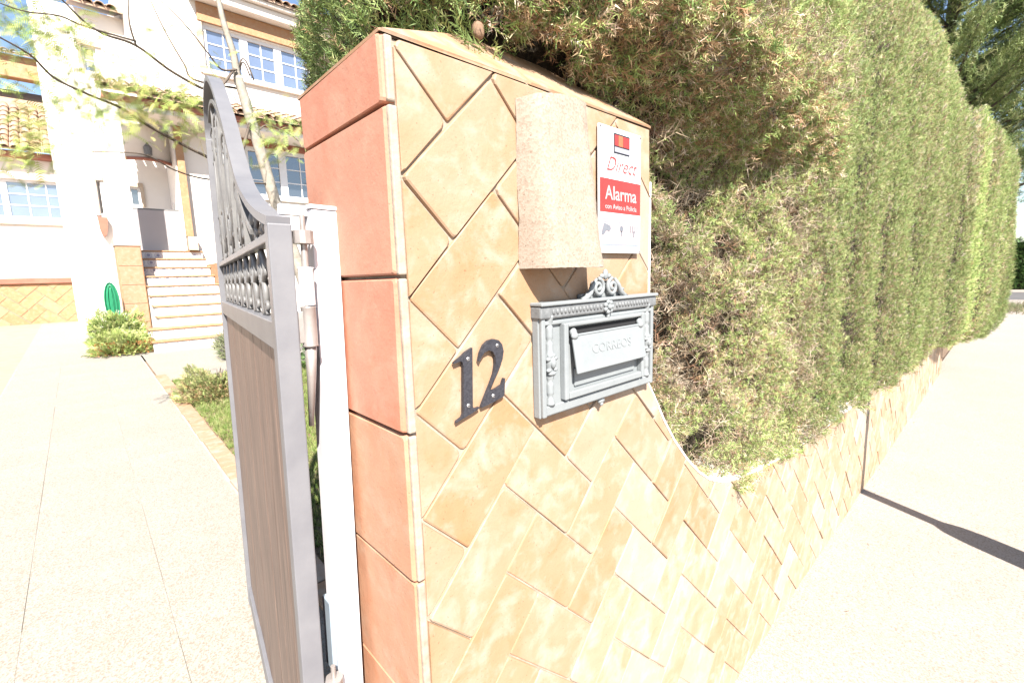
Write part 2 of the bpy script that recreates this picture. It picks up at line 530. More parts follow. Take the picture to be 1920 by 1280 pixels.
S2 = math.sqrt(2)
def herringbone(region, U0_, W0_, g, ylev, parent, mat, joint=0.005, name='tile', thick=0.010, rise=0.004, xlim=None, off=0.02, cut=0.007, limit=300):
    """herringbone of g x 2g tiles laid at 45 degrees; cells with (i-j)%4 in (1,2) lie along a, (3,0) along b"""
    xs = [p[0] for p in region]; zs = [p[1] for p in region]
    tf = lambda a, b: (U0_ + (a - b) / S2, W0_ + (a + b) / S2)
    cands = []
    lo = int(-((max(xs) - min(xs)) + (max(zs) - min(zs))) / g / 1.0) - 4
    hi = -lo
    for i in range(lo, hi):
        for j in range(lo, hi):
            k = (i - j) % 4
            if k == 1: rect = (i, i + 2, j, j + 1)
            elif k == 3: rect = (i, i + 1, j - 1, j + 1)
            else: continue
            a0, a1, b0, b1 = [q * g - off for q in rect]
            cx, cz = tf((a0 + a1) / 2, (b0 + b1) / 2)
            if cx < min(xs) - 2 * g or cx > max(xs) + 2 * g or cz < min(zs) - 2 * g or cz > max(zs) + 2 * g: continue
            cands.append((cx, cz, a0, a1, b0, b1))
    cands.sort()
    cnt = 0
    rest = MB()
    for cx, cz, a0, a1, b0, b1 in cands:
        rect = worn_rect(a0, a1, b0, b1, joint, cut, joint * 0.35, tf)
        poly = list(region)
        n = len(rect)
        ar = area(rect)
        for q in range(n):
            p0 = rect[q]; p1 = rect[(q + 1) % n]
            ex, ez = p1[0] - p0[0], p1[1] - p0[1]
            L = math.hypot(ex, ez)
            if L < 1e-6: continue
            nx, nz = (ez / L, -ex / L) if ar > 0 else (-ez / L, ex / L)
            poly = clip_half(poly, nx, nz, nx * p0[0] + nz * p0[1])
            if len(poly) < 3: break
        poly = clean(poly)
        if len(poly) < 3 or abs(area(poly)) < 0.04 * g * g: continue
        if area(poly) < 0: poly.reverse()
        pr = random.choice((random.uniform(-0.4, 0.35), random.uniform(-0.2, 1))) * rise
        mb = tile_solid(poly, ylev + thick, ylev + thick * 0.35, ylev - pr, min(0.0045, g * 0.05),
                        (random.gauss(0, 0.009), random.gauss(0, 0.009)))
        if cnt < limit:
            bleached = mat == 'tile' and (cx - 0.95) * 0.8 + (1.05 - cz) * 0.9 + random.gauss(0, 0.22) > 0.35
            o = mb.build(name, 'tile_pale' if bleached else mat, parent)
            cnt += 1
        else:
            rest.add(mb.v, mb.f)
    if rest.v:
        o = rest.build(name + '_far', mat, parent)
        o['kind'] = 'stuff'
    return cnt

# smooth pseudo-noise for shapes (sum of random sines)
def make_field(seed, scale, n=10, dims=3):
    r = np.random.default_rng(seed)
    k = r.normal(size=(n, dims)); k /= np.linalg.norm(k, axis=1)[:, None]
    k *= (scale * r.uniform(0.6, 1.7, size=n))[:, None]
    ph = r.uniform(0, 6.28, n)
    def f(*xyz):
        P = np.stack(xyz, -1)
        return np.sin(P @ k.T + ph).sum(-1) / math.sqrt(n / 2.0)
    return f

def ground_z(y):
    return 0.08 + 0.035 * (y - 0.6)

# ------------------------------------------------------------------ ground
def sheet(name, pts, mat, kind='structure'):
    mb = MB().add(pts, [tuple(range(len(pts)))])
    o = mb.build(name, mat)
    o['kind'] = kind
    return o

sheet('ground', [(-400, -400, -0.05), (400, -400, -0.05), (400, 400, -0.05), (-400, 400, -0.05)], 'far_ground')
sheet('street_pavement', [(-12, -14, 0.0), (60, -14, 0.0), (60, 0.64, 0.0), (-12, 0.64, 0.0)], 'street')
sheet('road', [(26.5, -14, 0.004), (33, -14, 0.004), (33, 6, 0.004), (26.5, 6, 0.004)], 'tarmac')
gz = ground_z
sheet('lawn_soil', [(0.5, 0.62, gz(0.62) - 0.012), (14, 0.62, gz(0.62) - 0.012), (14, 9.0, gz(9.0) - 0.012), (0.5, 9.0, gz(9.0) - 0.012)], 'soil')
path = sheet('path', [(-0.80, 0.60, gz(0.60) - 0.003), (0.60, 0.60, gz(0.60) - 0.003), (0.60, 9.6, gz(9.6) - 0.003), (-0.80, 9.6, gz(9.6) - 0.003)], 'grout')
sheet('forecourt', [(-0.80, 9.6, gz(9.6) - 0.002), (0.62, 9.6, gz(9.6) - 0.002), (0.62, 7.2, gz(7.2) - 0.002), (14, 7.2, gz(7.2) - 0.002), (14, 24, gz(24) - 0.002), (-0.80, 24, gz(24) - 0.002)], 'slab')
sheet('driveway', [(-16, 0.6, gz(0.6) - 0.004), (-0.80, 0.6, gz(0.6) - 0.004), (-0.80, 24, gz(24) - 0.004), (-16, 24, gz(24) - 0.004)], 'driveway')

# path slabs
slab_meshes = []
for k in range(5):
    mb = MB()
    d = [random.uniform(-0.0015, 0.0015) for _ in range(4)]
    mb.box(-0.2271, 0.2271, -0.2271, 0.2271, -0.03, 0.0, 0.0006)
    slab_meshes.append(mb.mesh('paving_slab', 'slab'))
SL = 0.455
for r_ in range(20):
    for c_ in range(3):
        o = link('paving_slab', slab_meshes[random.randrange(5)], path)
        y = 0.765 + SL * (r_ + 0.5)
        o.location = (-0.785 + SL * (c_ + 0.5) + random.uniform(-.001, .001), y, gz(y) + random.uniform(-0.001, 0.001))
        o.rotation_euler = (math.atan(0.035) + random.uniform(-.002, .002), random.uniform(-.002, .002), random.choice((0, 1, 2, 3)) * math.pi / 2 * 0)
# clay brick edging between path and lawn
br = MB().box(-0.058, 0.058, -0.118, 0.118, -0.05, 0.0, 0.005).mesh('edging_brick', 'tile')
for k in range(28):
    y = 0.95 + 0.243 * k
    o = link('edging_brick', br, path)
    o.location = (0.655 + random.uniform(-.004, .004), y, gz(y) + 0.012 + random.uniform(-.003, .003))
    o.rotation_euler = (math.atan(0.035), 0, random.uniform(-.03, .03))

# ------------------------------------------------------------------ boundary wall and gate pillar
YW = 0.575
wall = empty('boundary_wall', (0.64, 0.7, 0))
tag(wall, 'ochre herringbone clay-tiled garden wall with tall gate pillar and scooped top', 'wall')
WI = wall.matrix_world.copy()
def local(o, loc):     # parts are modelled in world coordinates; undo the root's offset
    o.location = (-loc[0], -loc[1], -loc[2])
WL = (0.64, 0.7, 0)

scoop = [(0.968, 1.235), (1.005, 1.185), (1.05, 1.12), (1.106, 1.052), (1.18, 0.978), (1.252, 0.918), (1.33, 0.868), (1.42, 0.83), (1.55, 0.797),
         (1.75, 0.765), (2.085, 0.728), (2.6, 0.70), (3.3, 0.68), (4.5, 0.665)]
XEND = 8.6
top_z = 1.812
outline = [(0.336, -0.03), (XEND, -0.03), (XEND, 0.64)] + scoop[::-1] + [(0.968, 1.70), (0.966, top_z), (0.336, top_z)]
# plaster core
core_poly = [(0.328, -0.05), (XEND, -0.05), (XEND, 0.638)] + [(a, b - 0.002) for a, b in scoop[::-1]] + [(0.966, 1.70), (0.966, top_z - 0.002), (0.328, top_z - 0.002)]
o = MB().prism(core_poly, YW + 0.0036, YW + 0.20).build('core', 'mortar', wall); local(o, WL)
# lime-washed rim on the scooped edge
mb = MB()
rim = [(0.9695, 1.70)] + [(a + 0.001, b + 0.001) for a, b in scoop] + [(XEND, 0.641)]
for i in range(len(rim) - 1):
    (xa, za), (xb, zb) = rim[i], rim[i + 1]
    L = math.hypot(xb - xa, zb - za); nx, nz = -(zb - za) / L, (xb - xa) / L
    if nz < 0: nx, nz = -nx, -nz
    if i == 0: nx, nz = 1, 0
    t_ = 0.006
    q = [(xa, za), (xb, zb), (xb + nx * t_, zb + nz * t_), (xa + nx * t_, za + nz * t_)]
    mb.prism(q, YW + 0.001, YW + 0.205)
o = mb.build('rim', 'plaster', wall); local(o, WL)
# pillar body behind the gate side
o = MB().box(0.334, 0.966, YW + 0.2, 0.872, -0.05, top_z - 0.004).build('pillar_core', 'mortar', wall); local(o, WL)

class Shifted:
    """parent proxy so that tiles modelled in world coordinates sit right under the wall's root"""
n_t = 0
before = set(bpy.data.objects)
n_t = herringbone(outline, 0.335, 1.5, 0.1172, YW, wall, 'tile', joint=0.0023, limit=292, rise=0.0026)
for o in bpy.data.objects:
    if o not in before: local(o, WL)
# big red clay tiles on the gate side of the pillar (their lime-white edge shows at the corner)
zj = [-0.05, 0.135, 0.362, 0.588, 0.814, 1.045, 1.277, 1.503, 1.728, 1.812]
for k in range(len(zj) - 1):
    z0, z1 = zj[k] + 0.0015, zj[k + 1] - 0.0015
    if k == len(zj) - 2: z1 = zj[-1]
    poly = worn_rect(YW + 0.001, 0.872, z0, z1, 0.0, 0.004, 0.001)
    tm = tile_solid(poly, 0.334, 0.326, 0.3175 - random.uniform(0, 0.0015), 0.006, (random.gauss(0, .004), random.gauss(0, .006)))
    # tile_solid works on x/z facing -y: turn it so that it faces -x
    tm.v = [(y, x, z) for (x, y, z) in tm.v]
    o = tm.build('side_tile', 'tile_red' if k > 5 else 'tile_orange', wall); local(o, WL)
    # pale edge of that tile on the street face
    e = MB().box(0.3205 + random.uniform(-.001, .001), 0.3335 + random.uniform(-.001, .001), YW - 0.0035 - random.uniform(0, .002), YW + 0.004, z0 + 0.001, z1 - 0.001, 0.0025)
    o = e.build('tile_edge', 'tile_edge', wall); local(o, WL)
# hipped cap of clay tiles
ax0, ax1, ay, az = 0.56, 0.76, 0.715, 1.93
bx0, bx1, by0, by1, bz = 0.3165, 0.968, YW - 0.0008, 0.876, top_z + 0.0012
for nm, quad in (('cap_tile', [(bx0, by0, bz), (0.585, by0, bz), (0.62, ay, az), (ax0, ay, az)]),
                 ('cap_tile', [(0.588, by0, bz), (bx1, by0, bz), (ax1, ay, az), (0.623, ay, az)]),
                 ('cap_tile', [(bx1, by0, bz), (bx1, by1, bz), (ax1, ay, az)]),
                 ('cap_tile', [(bx0, by1, bz), (bx0, by0, bz), (ax0, ay, az)]),
                 ('cap_tile', [(bx1, by1, bz), (bx0, by1, bz), (ax0, ay, az), (ax1, ay, az)])):
    n = len(quad)
    nrm = (Vector(quad[1]) - Vector(quad[0])).cross(Vector(quad[2]) - Vector(quad[0])).normalized()
    if nrm.z < 0: nrm = -nrm
    c = sum((Vector(q) for q in quad), Vector()) / n
    up = [Vector(q) + (c - Vector(q)).normalized() * 0.004 + nrm * 0.004 for q in quad]
    mb = MB().add([tuple(q) for q in quad] + [tuple(q) for q in up], [tuple(range(n)), tuple(range(n, 2 * n))] + [(i, (i + 1) % n, (i + 1) % n + n, i + n) for i in range(n)])
    o = mb.build(nm, 'tile', wall); local(o, WL)
o = MB().add([(bx0 + .004, by0 + .004, bz), (bx1 - .004, by0 + .004, bz), (bx1 - .004, by1 - .004, bz), (bx0 + .004, by1 - .004, bz), (ax0, ay, az - .003), (ax1, ay, az - .003)],
             [(0, 1, 5, 4), (1, 2, 5), (2, 3, 4, 5), (3, 0, 4), (0, 3, 2, 1)]).build('cap_core', 'mortar', wall); local(o, WL)

# ------------------------------------------------------------------ stone hood on the pillar
st = empty('clay_hood', (0.655, YW, 1.51))
tag(st, 'rough pale beige clay slab fixed upright on the pillar above the mailbox', 'clay slab')
hf = make_field(5, 40, 8, 2); hf2 = make_field(6, 150, 8, 2)
nx_, nz_ = 26, 30
def hood_pt(fx, fz):
    """slightly arched slab: left edge on the wall, foot standing out further than the head"""
    x = 0.551 + fx * (0.166 - 0.014 * fz)
    z = 1.511 + fz * (0.272 + 0.018 * fx + 0.006 * math.sin(math.pi * fx))
    prof = 1 - (1 - min(1, fx / 0.22)) ** 2.2 if fx < 0.22 else 1 - 0.22 * max(0, (fx - 0.80) / 0.20) ** 2
    b_ = (0.064 - 0.034 * fz) * prof
    n1 = float(hf(np.array([x]), np.array([z]))[0]); n2 = float(hf2(np.array([x]), np.array([z]))[0])
    return x, YW - 0.003 - b_ + 0.0010 * n1 + 0.0005 * n2, z
front = [[hood_pt(ix / nx_, iz / nz_) for ix in range(nx_ + 1)] for iz in range(nz_ + 1)]
for iz in range(nz_ + 1):                       # chipped, uneven rim
    for ix in (0, nx_):
        x, y, z = front[iz][ix]; front[iz][ix] = (x + random.uniform(-.0005, .0005), y, z)
for ix in range(nx_ + 1):
    for iz in (0, nz_):
        x, y, z = front[iz][ix]; front[iz][ix] = (x, y, z + random.uniform(-.0006, .0006))
mb = MB()
vs_ = [p for row in front for p in row]; W_ = nx_ + 1
mb.add(vs_, [(iz * W_ + ix, iz * W_ + ix + 1, (iz + 1) * W_ + ix + 1, (iz + 1) * W_ + ix) for iz in range(nz_) for ix in range(nx_)])
rimloop = [front[0][ix] for ix in range(nx_ + 1)] + [front[iz][nx_] for iz in range(1, nz_ + 1)] + [front[nz_][ix] for ix in range(nx_ - 1, -1, -1)] + [front[iz][0] for iz in range(nz_ - 1, 0, -1)]
nl_ = len(rimloop)
back = [(0.632 + (x - 0.632) * 0.94, min(y + 0.016, YW - 0.0008), z) for x, y, z in rimloop]
mb.add(rimloop + back, [(q, (q + 1) % nl_, nl_ + (q + 1) % nl_, nl_ + q) for q in range(nl_)])
inn = [[(0.632 + (x - 0.632) * 0.94, min(y + 0.016, YW - 0.0008), z) for x, y, z in row] for row in front]
mb.add([p for row in inn for p in row], [(iz * W_ + ix, (iz + 1) * W_ + ix, (iz + 1) * W_ + ix + 1, iz * W_ + ix + 1) for iz in range(nz_) for ix in range(nx_)])
o = mb.build('slab', 'hood', st); local(o, (0.655, YW, 1.51))
for p_ in o.data.polygons: p_.use_smooth = len(p_.vertices) == 4 and p_.index < nx_ * nz_
# wall plug hole
o = MB().lathe([(0.0028, -0.001), (0.0028, 0.0005)], (0.592, YW - 0.0335, 1.742), 'y', 10).build('drill_hole', 'dark', st); local(o, (0.655, YW, 1.51))

# ------------------------------------------------------------------ house number
ONE = [(0.4023, 1.3704), (0.4024, 1.3721), (0.4163, 1.3794), (0.426, 1.3857), (0.4385, 1.3906), (0.4345, 1.2966), (0.4373, 1.2924), (0.4474, 1.2934), (0.4476, 1.2911), (0.4332, 1.2863), (0.4152, 1.2819), (0.4012, 1.2777), (0.4021, 1.2802), (0.4124, 1.2844), (0.4156, 1.2897), (0.4197, 1.3642), (0.4184, 1.3706), (0.4145, 1.3727)]
TWO = [(0.4499, 1.368), (0.4541, 1.3807), (0.4616, 1.3919), (0.4713, 1.398), (0.4825, 1.3994), (0.4937, 1.396), (0.5008, 1.3883), (0.5036, 1.3766), (0.5005, 1.3631), (0.4933, 1.3502), (0.4845, 1.3378), (0.4757, 1.3242), (0.4697, 1.3147), (0.472, 1.3142), (0.4852, 1.3167), (0.4978, 1.3208), (0.5021, 1.3309), (0.5048, 1.3304), (0.5027, 1.305), (0.5003, 1.3003), (0.4776, 1.2947), (0.4519, 1.2908), (0.452, 1.2932), (0.4657, 1.316), (0.4727, 1.3273), (0.4815, 1.3433), (0.4855, 1.359), (0.4852, 1.3703), (0.4799, 1.3791), (0.4721, 1.3822), (0.4625, 1.3796), (0.4552, 1.3721), (0.4523, 1.367)]
def numeral(name, poly, screws, label):
    bm = bmesh.new()
    y0, y1 = YW - 0.0085, YW - 0.003
    vsf = [bm.verts.new((p[0], y0, p[1])) for p in poly]
    f = bm.faces.new(vsf)
    ex = bmesh.ops.extrude_face_region(bm, geom=[f])
    bmesh.ops.translate(bm, vec=(0, y1 - y0, 0), verts=[g_ for g_ in ex['geom'] if isinstance(g_, bmesh.types.BMVert)])
    bmesh.ops.triangulate(bm, faces=[q for q in bm.faces if len(q.verts) > 4])
    bmesh.ops.recalc_face_normals(bm, faces=bm.faces)
    me = bpy.data.meshes.new(name); bm.to_mesh(me); bm.free()
    me.materials.append(MT['number'])
    root = link(name, me)
    tag(root, label, 'house number', 'house numerals')
    for (x, z) in screws:
        s_ = MB().lathe([(0.0034, 0), (0.0034, -0.0008), (0.0024, -0.0018), (0.0008, -0.0019)], (x, y0, z), 'y', 12).build('screw', 'screw', root)
        MB().box(x - 0.002, x + 0.002, y0 - 0.0023, y0 - 0.0016, z - 0.0004, z + 0.0004).build('slot', 'dark', s_)
numeral('house_numeral', ONE, [(0.429, 1.3741), (0.4257, 1.3002)], 'dark grey metal numeral one screwed to the clay tiles')
numeral('house_numeral', TWO, [(0.4897, 1.3878), (0.4773, 1.3056)], 'dark grey metal numeral two beside the mailbox')

# ------------------------------------------------------------------ alarm sign
sg = MB().box(0.765, 0.912, YW - 0.0105, YW - 0.0055, 1.540, 1.785, 0.0008).build('alarm_sign', 'sign_white')
tag(sg, 'white and red alarm company plate screwed to the pillar beside the stone slab', 'sign')
yf = YW - 0.0105
def plate(name, mat, x0, x1, z0, z1, d=0.0005):
    return MB().box(x0, x1, yf - d, yf + 0.0002, z0, z1).build(name, mat, sg)
plate('red_band', 'sign_red', 0.7665, 0.9105, 1.6205, 1.6855)
lg = plate('logo', 'sign_black', 0.813, 0.869, 1.7365, 1.775)
for x0, x1, m_ in ((0.8155, 0.828, 'sign_red'), (0.8288, 0.8445, 'sign_orange'), (0.846, 0.8665, 'sign_red')):
    o = MB().box(x0, x1, yf - 0.0009, yf - 0.0004, 1.7515, 1.772).build('logo_field', m_, lg)
MB().box(0.8155, 0.8665, yf - 0.0009, yf - 0.0004, 1.7395, 1.749).build('logo_foot', 'sign_line', lg)
text_mesh('script_lettering', 'Direct', 0.040, 'sign_red', sg, (0.838, yf - 0.0008, 1.7135), 0.45, 0.0003, -0.0004)
text_mesh('headline_lettering', 'Alarma', 0.0385, 'sign_pink', sg, (0.8385, yf - 0.0011, 1.657), 0.0, 0.0003, 0.0004)
text_mesh('small_lettering', 'con Aviso a Policía', 0.0145, 'sign_pink', sg, (0.8385, yf - 0.0011, 1.6315), 0.0, 0.0003, 0.0001, sx=1.02)
for x0, x1 in ((0.770, 0.816), (0.8195, 0.861), (0.8645, 0.908)):
    plate('pictogram_panel', 'sign_pink', x0, x1, 1.573, 1.614, 0.0003)
    plate('pictogram_heading', 'sign_line', x0 + 0.006, x1 - 0.006, 1.6065, 1.6095, 0.0006)
    plate('pictogram_heading', 'sign_line', x0 + 0.009, x1 - 0.009, 1.6010, 1.6030, 0.0006)
# camera, keyhole and siren pictograms
pc = MB()
pc.prism([(0.776, 1.590), (0.780, 1.599), (0.800, 1.594), (0.803, 1.588), (0.797, 1.583), (0.788, 1.585), (0.778, 1.576), (0.771, 1.576), (0.773, 1.583)], yf - 0.0008, yf - 0.0002)
pc.build('camera_pictogram', 'sign_grey', sg)
pk = MB().lathe([(0.0062, -0.0008), (0.0062, -0.0002)], (0.8402, yf, 1.5895), 'y', 14)
pk.prism([(0.8375, 1.585), (0.843, 1.585), (0.841, 1.574), (0.8395, 1.574)], yf - 0.0008, yf - 0.0002)
pk.build('key_pictogram', 'sign_grey', sg)
ps = MB()
for dx in (0.874, 0.882, 0.891, 0.899):
    ps.box(dx - 0.0012, dx + 0.0012, yf - 0.0008, yf - 0.0002, 1.583, 1.597)
ps.box(0.8845, 0.8885, yf - 0.0009, yf - 0.0002, 1.574, 1.586)
ps.build('antenna_pictogram', 'sign_grey', sg)
plate('blue_band', 'sign_blue', 0.7675, 0.9095, 1.5465, 1.569)
plate('print_line', 'sign_line', 0.774, 0.903, 1.5565, 1.5605, 0.0009)
for x, z in ((0.769, 1.781), (0.908, 1.781), (0.769, 1.544), (0.908, 1.544)):
    MB().lathe([(0.0022, 0.0), (0.0022, -0.0014), (0.001, -0.0020)], (x, yf, z), 'y', 10).build('screw', 'screw', sg)

# ------------------------------------------------------------------ mailbox front
mbx = empty('mailbox', (0.77, YW, 1.24))
tag(mbx, 'ornate grey cast-metal letterbox front with hinged flap set in the pillar', 'mailbox')
def mpart(name, mb, mat='mail', smooth=False, parent=None):
    o = mb.build(name, mat, parent or mbx, smooth)
    if parent is None: local(o, (0.77, YW, 1.24))
    return o
X0, X1, Z0, Z1 = 0.578, 0.952, 1.243, 1.445
YB = YW - 0.001
mpart('back_plate', MB().box(X0, X1, YB - 0.016, YB, Z0, Z1, 0.002))
yb = YB - 0.016
# stepped frame
fr = MB()
fr.box(X0 + 0.006, X1 - 0.006, yb - 0.006, yb + 0.001, Z0 + 0.004, Z0 + 0.022, 0.002)
fr.box(X0 + 0.006, X1 - 0.006, yb - 0.006, yb + 0.001, Z1 - 0.034, Z1 - 0.026, 0.002)
mpart('frame_rail', fr)
for (a, b) in ((X0 + 0.002, X0 + 0.012), (X1 - 0.012, X1 - 0.002)):
    mpart('outer_stile', MB().box(a, b, yb - 0.007, yb + 0.001, Z0 + 0.002, Z1 - 0.012, 0.002))
# turned side columns
for cx in (X0 + 0.026, X1 - 0.026):
    prof = []
    zz = Z0 + 0.022
    H_ = Z1 - 0.016 - zz
    for q in range(41):
        tq = q / 40
        r = 0.0075
        for c0 in (0.10, 0.27, 0.72, 0.90):
            r -= 0.0028 * math.exp(-((tq - c0) / 0.012) ** 2)
        r += 0.0045 * math.exp(-((tq - 0.5) / 0.07) ** 2)
        if tq < 0.04 or tq > 0.96: r = 0.0095
        prof.append((r, tq * H_))
    mpart('side_column', MB().lathe(prof, (cx, yb - 0.001, zz), 'z', 14), smooth=True)
    # leaf ornament on the column's middle
    orn = MB()
    zc = zz + H_ * 0.5
    for sgn in (-1, 1):
        for kq in range(3):
            a_ = R(35 + 38 * kq)
            orn.ball((cx + sgn * 0.010 * math.cos(a_), yb - 0.007, zc + 0.014 * math.sin(a_) - 0.004), (0.007, 0.005, 0.0045), 8, 6)
            orn.ball((cx + sgn * 0.010 * math.cos(a_), yb - 0.007, zc - 0.018 * math.sin(a_) - 0.006), (0.006, 0.005, 0.004), 8, 6)
    orn.ball((cx, yb - 0.010, zc - 0.004), (0.006, 0.006, 0.010), 8, 6)
    mpart('leaf_ornament', orn, smooth=True)
# inner moulded frame and recessed panel
ix0, ix1, iz0, iz1 = 0.634, 0.905, 1.268, 1.412
for (a, b, c, d) in ((ix0, ix0 + 0.012, iz0, iz1), (ix1 - 0.012, ix1, iz0, iz1), (ix0 + 0.0125, ix1 - 0.0125, iz0, iz0 + 0.014), (ix0 + 0.0125, ix1 - 0.0125, iz1 - 0.008, iz1)):
    mpart('inner_frame', MB().box(a, b, yb - 0.013, yb + 0.001, c, d, 0.0025))
mpart('panel', MB().box(0.672, 0.878, yb - 0.004, yb + 0.0005, 1.287, 1.322, 0.002))
mpart('letter_slot', MB().box(0.668, 0.888, yb - 0.0035, yb + 0.0005, 1.378, 1.400), 'dark')
# flap, hanging from its hinges, foot swung out
flap = empty('flap_pivot')
bpy.data.objects.remove(flap)
fl = MB().box(0.658, 0.895, -0.0045, 0.0, -0.074, 0.0, 0.0015)
fl.box(0.662, 0.891, -0.006, -0.004, -0.0035, -0.001, 0.0005)
fo = fl.build('flap', 'mail', mbx)
FP = Vector((0, yb - 0.006, 1.388))
ang = R(-10)
fo.location = FP - Vector((0.77, YW, 1.24))
fo.rotation_euler = (ang, 0, 0)
text_mesh('embossed_lettering', 'CORREOS', 0.026, 'mail', fo, (0.7765, -0.0048, -0.034), 0.0, 0.0007, 0.0002, sx=1.15)
for cx in (0.664, 0.889):
    hb = MB().lathe([(0.0085, 0.0), (0.0085, -0.005), (0.006, -0.008), (0.002, -0.009)], (cx, yb - 0.004, 1.392), 'y', 14)
    hb.ball((cx, yb - 0.011, 1.386), (0.010, 0.005, 0.007), 10, 6)
    mpart('hinge_boss', hb, smooth=True)
# top entablature with beading, and the scrolled crest
mpart('entablature', MB().box(X0 - 0.003, X1 + 0.004, yb - 0.010, YB, Z1 - 0.022, Z1, 0.003), 'mail_dark')
mpart('cornice', MB().box(X0 - 0.004, X1 + 0.006, yb - 0.014, YB, Z1 + 0.0005, Z1 + 0.007, 0.002))
for q in range(30):
    x = X0 + 0.03 + q * 0.0107
    if abs(x - 0.77) < 0.02: continue
    mpart('bead', MB().ball((x, yb - 0.010, Z1 - 0.0105), (0.0036, 0.003, 0.0055), 6, 5), 'mail_dark', True)
orn = MB()
for a_ in range(7):
    an = 2 * math.pi * a_ / 7
    orn.ball((0.77 + 0.011 * math.cos(an), yb - 0.012, Z1 - 0.012 + 0.010 * math.sin(an)), (0.006, 0.004, 0.005), 8, 5)
orn.ball((0.77, yb - 0.014, Z1 - 0.012), 0.006, 8, 6)
orn.ball((0.77, yb - 0.010, Z1 - 0.030), (0.004, 0.004, 0.008), 8, 6)
mpart('rosette', orn, smooth=True)
def spiral(cx, cz, r0, turns, sgn, start, y, n=34, rend=0.15):
    pts = []
    for q in range(n):
        tq = q / (n - 1)
        an = start + sgn * turns * 2 * math.pi * tq
        rr = r0 * (1 - (1 - rend) * tq)
        pts.append((cx + rr * math.cos(an), y, cz + rr * math.sin(an)))
    return pts
cr = MB()
for sgn in (-1, 1):
    cr.tube(spiral(0.77 + sgn * 0.023, Z1 + 0.027, 0.0175, 1.6, sgn, R(90), yb - 0.004), 0.0042, 7)
    cr.tube([(0.77 + sgn * 0.075, yb - 0.004, Z1 + 0.006), (0.77 + sgn * 0.062, yb - 0.005, Z1 + 0.009), (0.77 + sgn * 0.050, yb - 0.005, Z1 + 0.018), (0.77 + sgn * 0.044, yb - 0.005, Z1 + 0.030), (0.77 + sgn * 0.030, yb - 0.005, Z1 + 0.044)], [0.004, 0.0055, 0.006, 0.005, 0.003], 7)
    cr.tube(spiral(0.77 + sgn * 0.058, Z1 + 0.014, 0.008, 1.2, sgn, R(60), yb - 0.004, 20), 0.003, 6)
cr.ball((0.77, yb - 0.004, Z1 + 0.052), (0.008, 0.005, 0.011), 8, 6)
for sgn in (-1, 1):
    cr.ball((0.77 + sgn * 0.011, yb - 0.004, Z1 + 0.049), (0.008, 0.004, 0.005), 8, 6)
cr.box(0.705, 0.835, yb + 0.004, YB, Z1 + 0.006, Z1 + 0.016, 0.002)
cr.box(0.745, 0.795, yb + 0.004, YB, Z1 + 0.014, Z1 + 0.040, 0.004)
mpart('crest', cr, smooth=True)
mpart('pendant', MB().ball((0.765, yb + 0.004, Z0 - 0.004), (0.012, 0.005, 0.007), 8, 6).ball((0.765, yb + 0.003, Z0 - 0.011), (0.005, 0.004, 0.005), 8, 6), smooth=True)

# ------------------------------------------------------------------ gate
GW = 1.22
gth = math.atan2(0.991, 0.134)
lean = R(1.2)
gate = empty('garden_gate', (0.205 - 1.57 * math.tan(lean), 0.73, 0.0), (lean, 0, gth))
tag(gate, 'open grey wrought-iron gate with brown wooden panel and sweeping arched top', 'gate')
ST = 0.032
def gp(name, mb, mat='gate_grey', smooth=False, parent=None):
    return mb.build(name, mat, parent or gate, smooth)
gp('hinge_stile', MB().box(0, ST, -ST, 0, 0.27, 1.585, 0.002))
gp('closing_stile', MB().box(GW - ST, GW, -ST, 0, 0.27, 1.99, 0.002))
gp('bottom_rail', MB().box(ST + .0005, GW - ST - .0005, -ST + 0.002, -0.002, 0.275, 0.345, 0.002))
gp('middle_rail', MB().box(ST + .0005, GW - ST - .0005, -ST + 0.002, -0.002, 1.398, 1.442, 0.002))
gp('upper_rail', MB().box(ST + .0005, GW - ST - .0005, -ST + 0.006, -0.004, 1.562, 1.576, 0.0015))
nb = 9
bw = (GW - 2 * ST - 0.004) / nb
for k in range(nb):
    x0 = ST + 0.002 + k * bw
    gp('board', MB().box(x0 + 0.0008, x0 + bw - 0.0008, -0.026, -0.0125 + random.uniform(-.0004, .0004), 0.3455, 1.3975, 0.0015), 'wood')
# flat arched band
def smooth_pts(P, n=8):
    out = []
    P = [Vector(p) for p in P]
    for i in range(len(P) - 1):
        p0 = P[max(i - 1, 0)]; p1 = P[i]; p2 = P[i + 1]; p3 = P[min(i + 2, len(P) - 1)]
        for k in range(n):
            t = k / n
            out.append(0.5 * ((2 * p1) + (p2 - p0) * t + (2 * p0 - 5 * p1 + 4 * p2 - p3) * t * t + (-p0 + 3 * p1 - 3 * p2 + p3) * t ** 3))
    out.append(P[-1])
    return out
def band(path2, width0, width1, th):
    """flat bar following (u,z) points, its broad face square to the gate plane"""
    mb = MB(); n = len(path2); vs_ = []; fs_ = []
    for i, p in enumerate(path2):
        d = (path2[min(i + 1, n - 1)] - path2[max(i - 1, 0)]).normalized()
        nn = Vector((-d.y, d.x))
        for (yy, s_) in ((width0, -1), (width1, -1), (width1, 1), (width0, 1)):
            q = p + nn * (s_ * th / 2)
            vs_.append((q.x, yy, q.y))
    for i in range(n - 1):
        for k in range(4):
            a = i * 4 + k; b = i * 4 + (k + 1) % 4
            fs_.append((a, b, b + 4, a + 4))
    fs_ += [(3, 2, 1, 0), ((n - 1) * 4, (n - 1) * 4 + 1, (n - 1) * 4 + 2, (n - 1) * 4 + 3)]
    return mb.add(vs_, fs_)
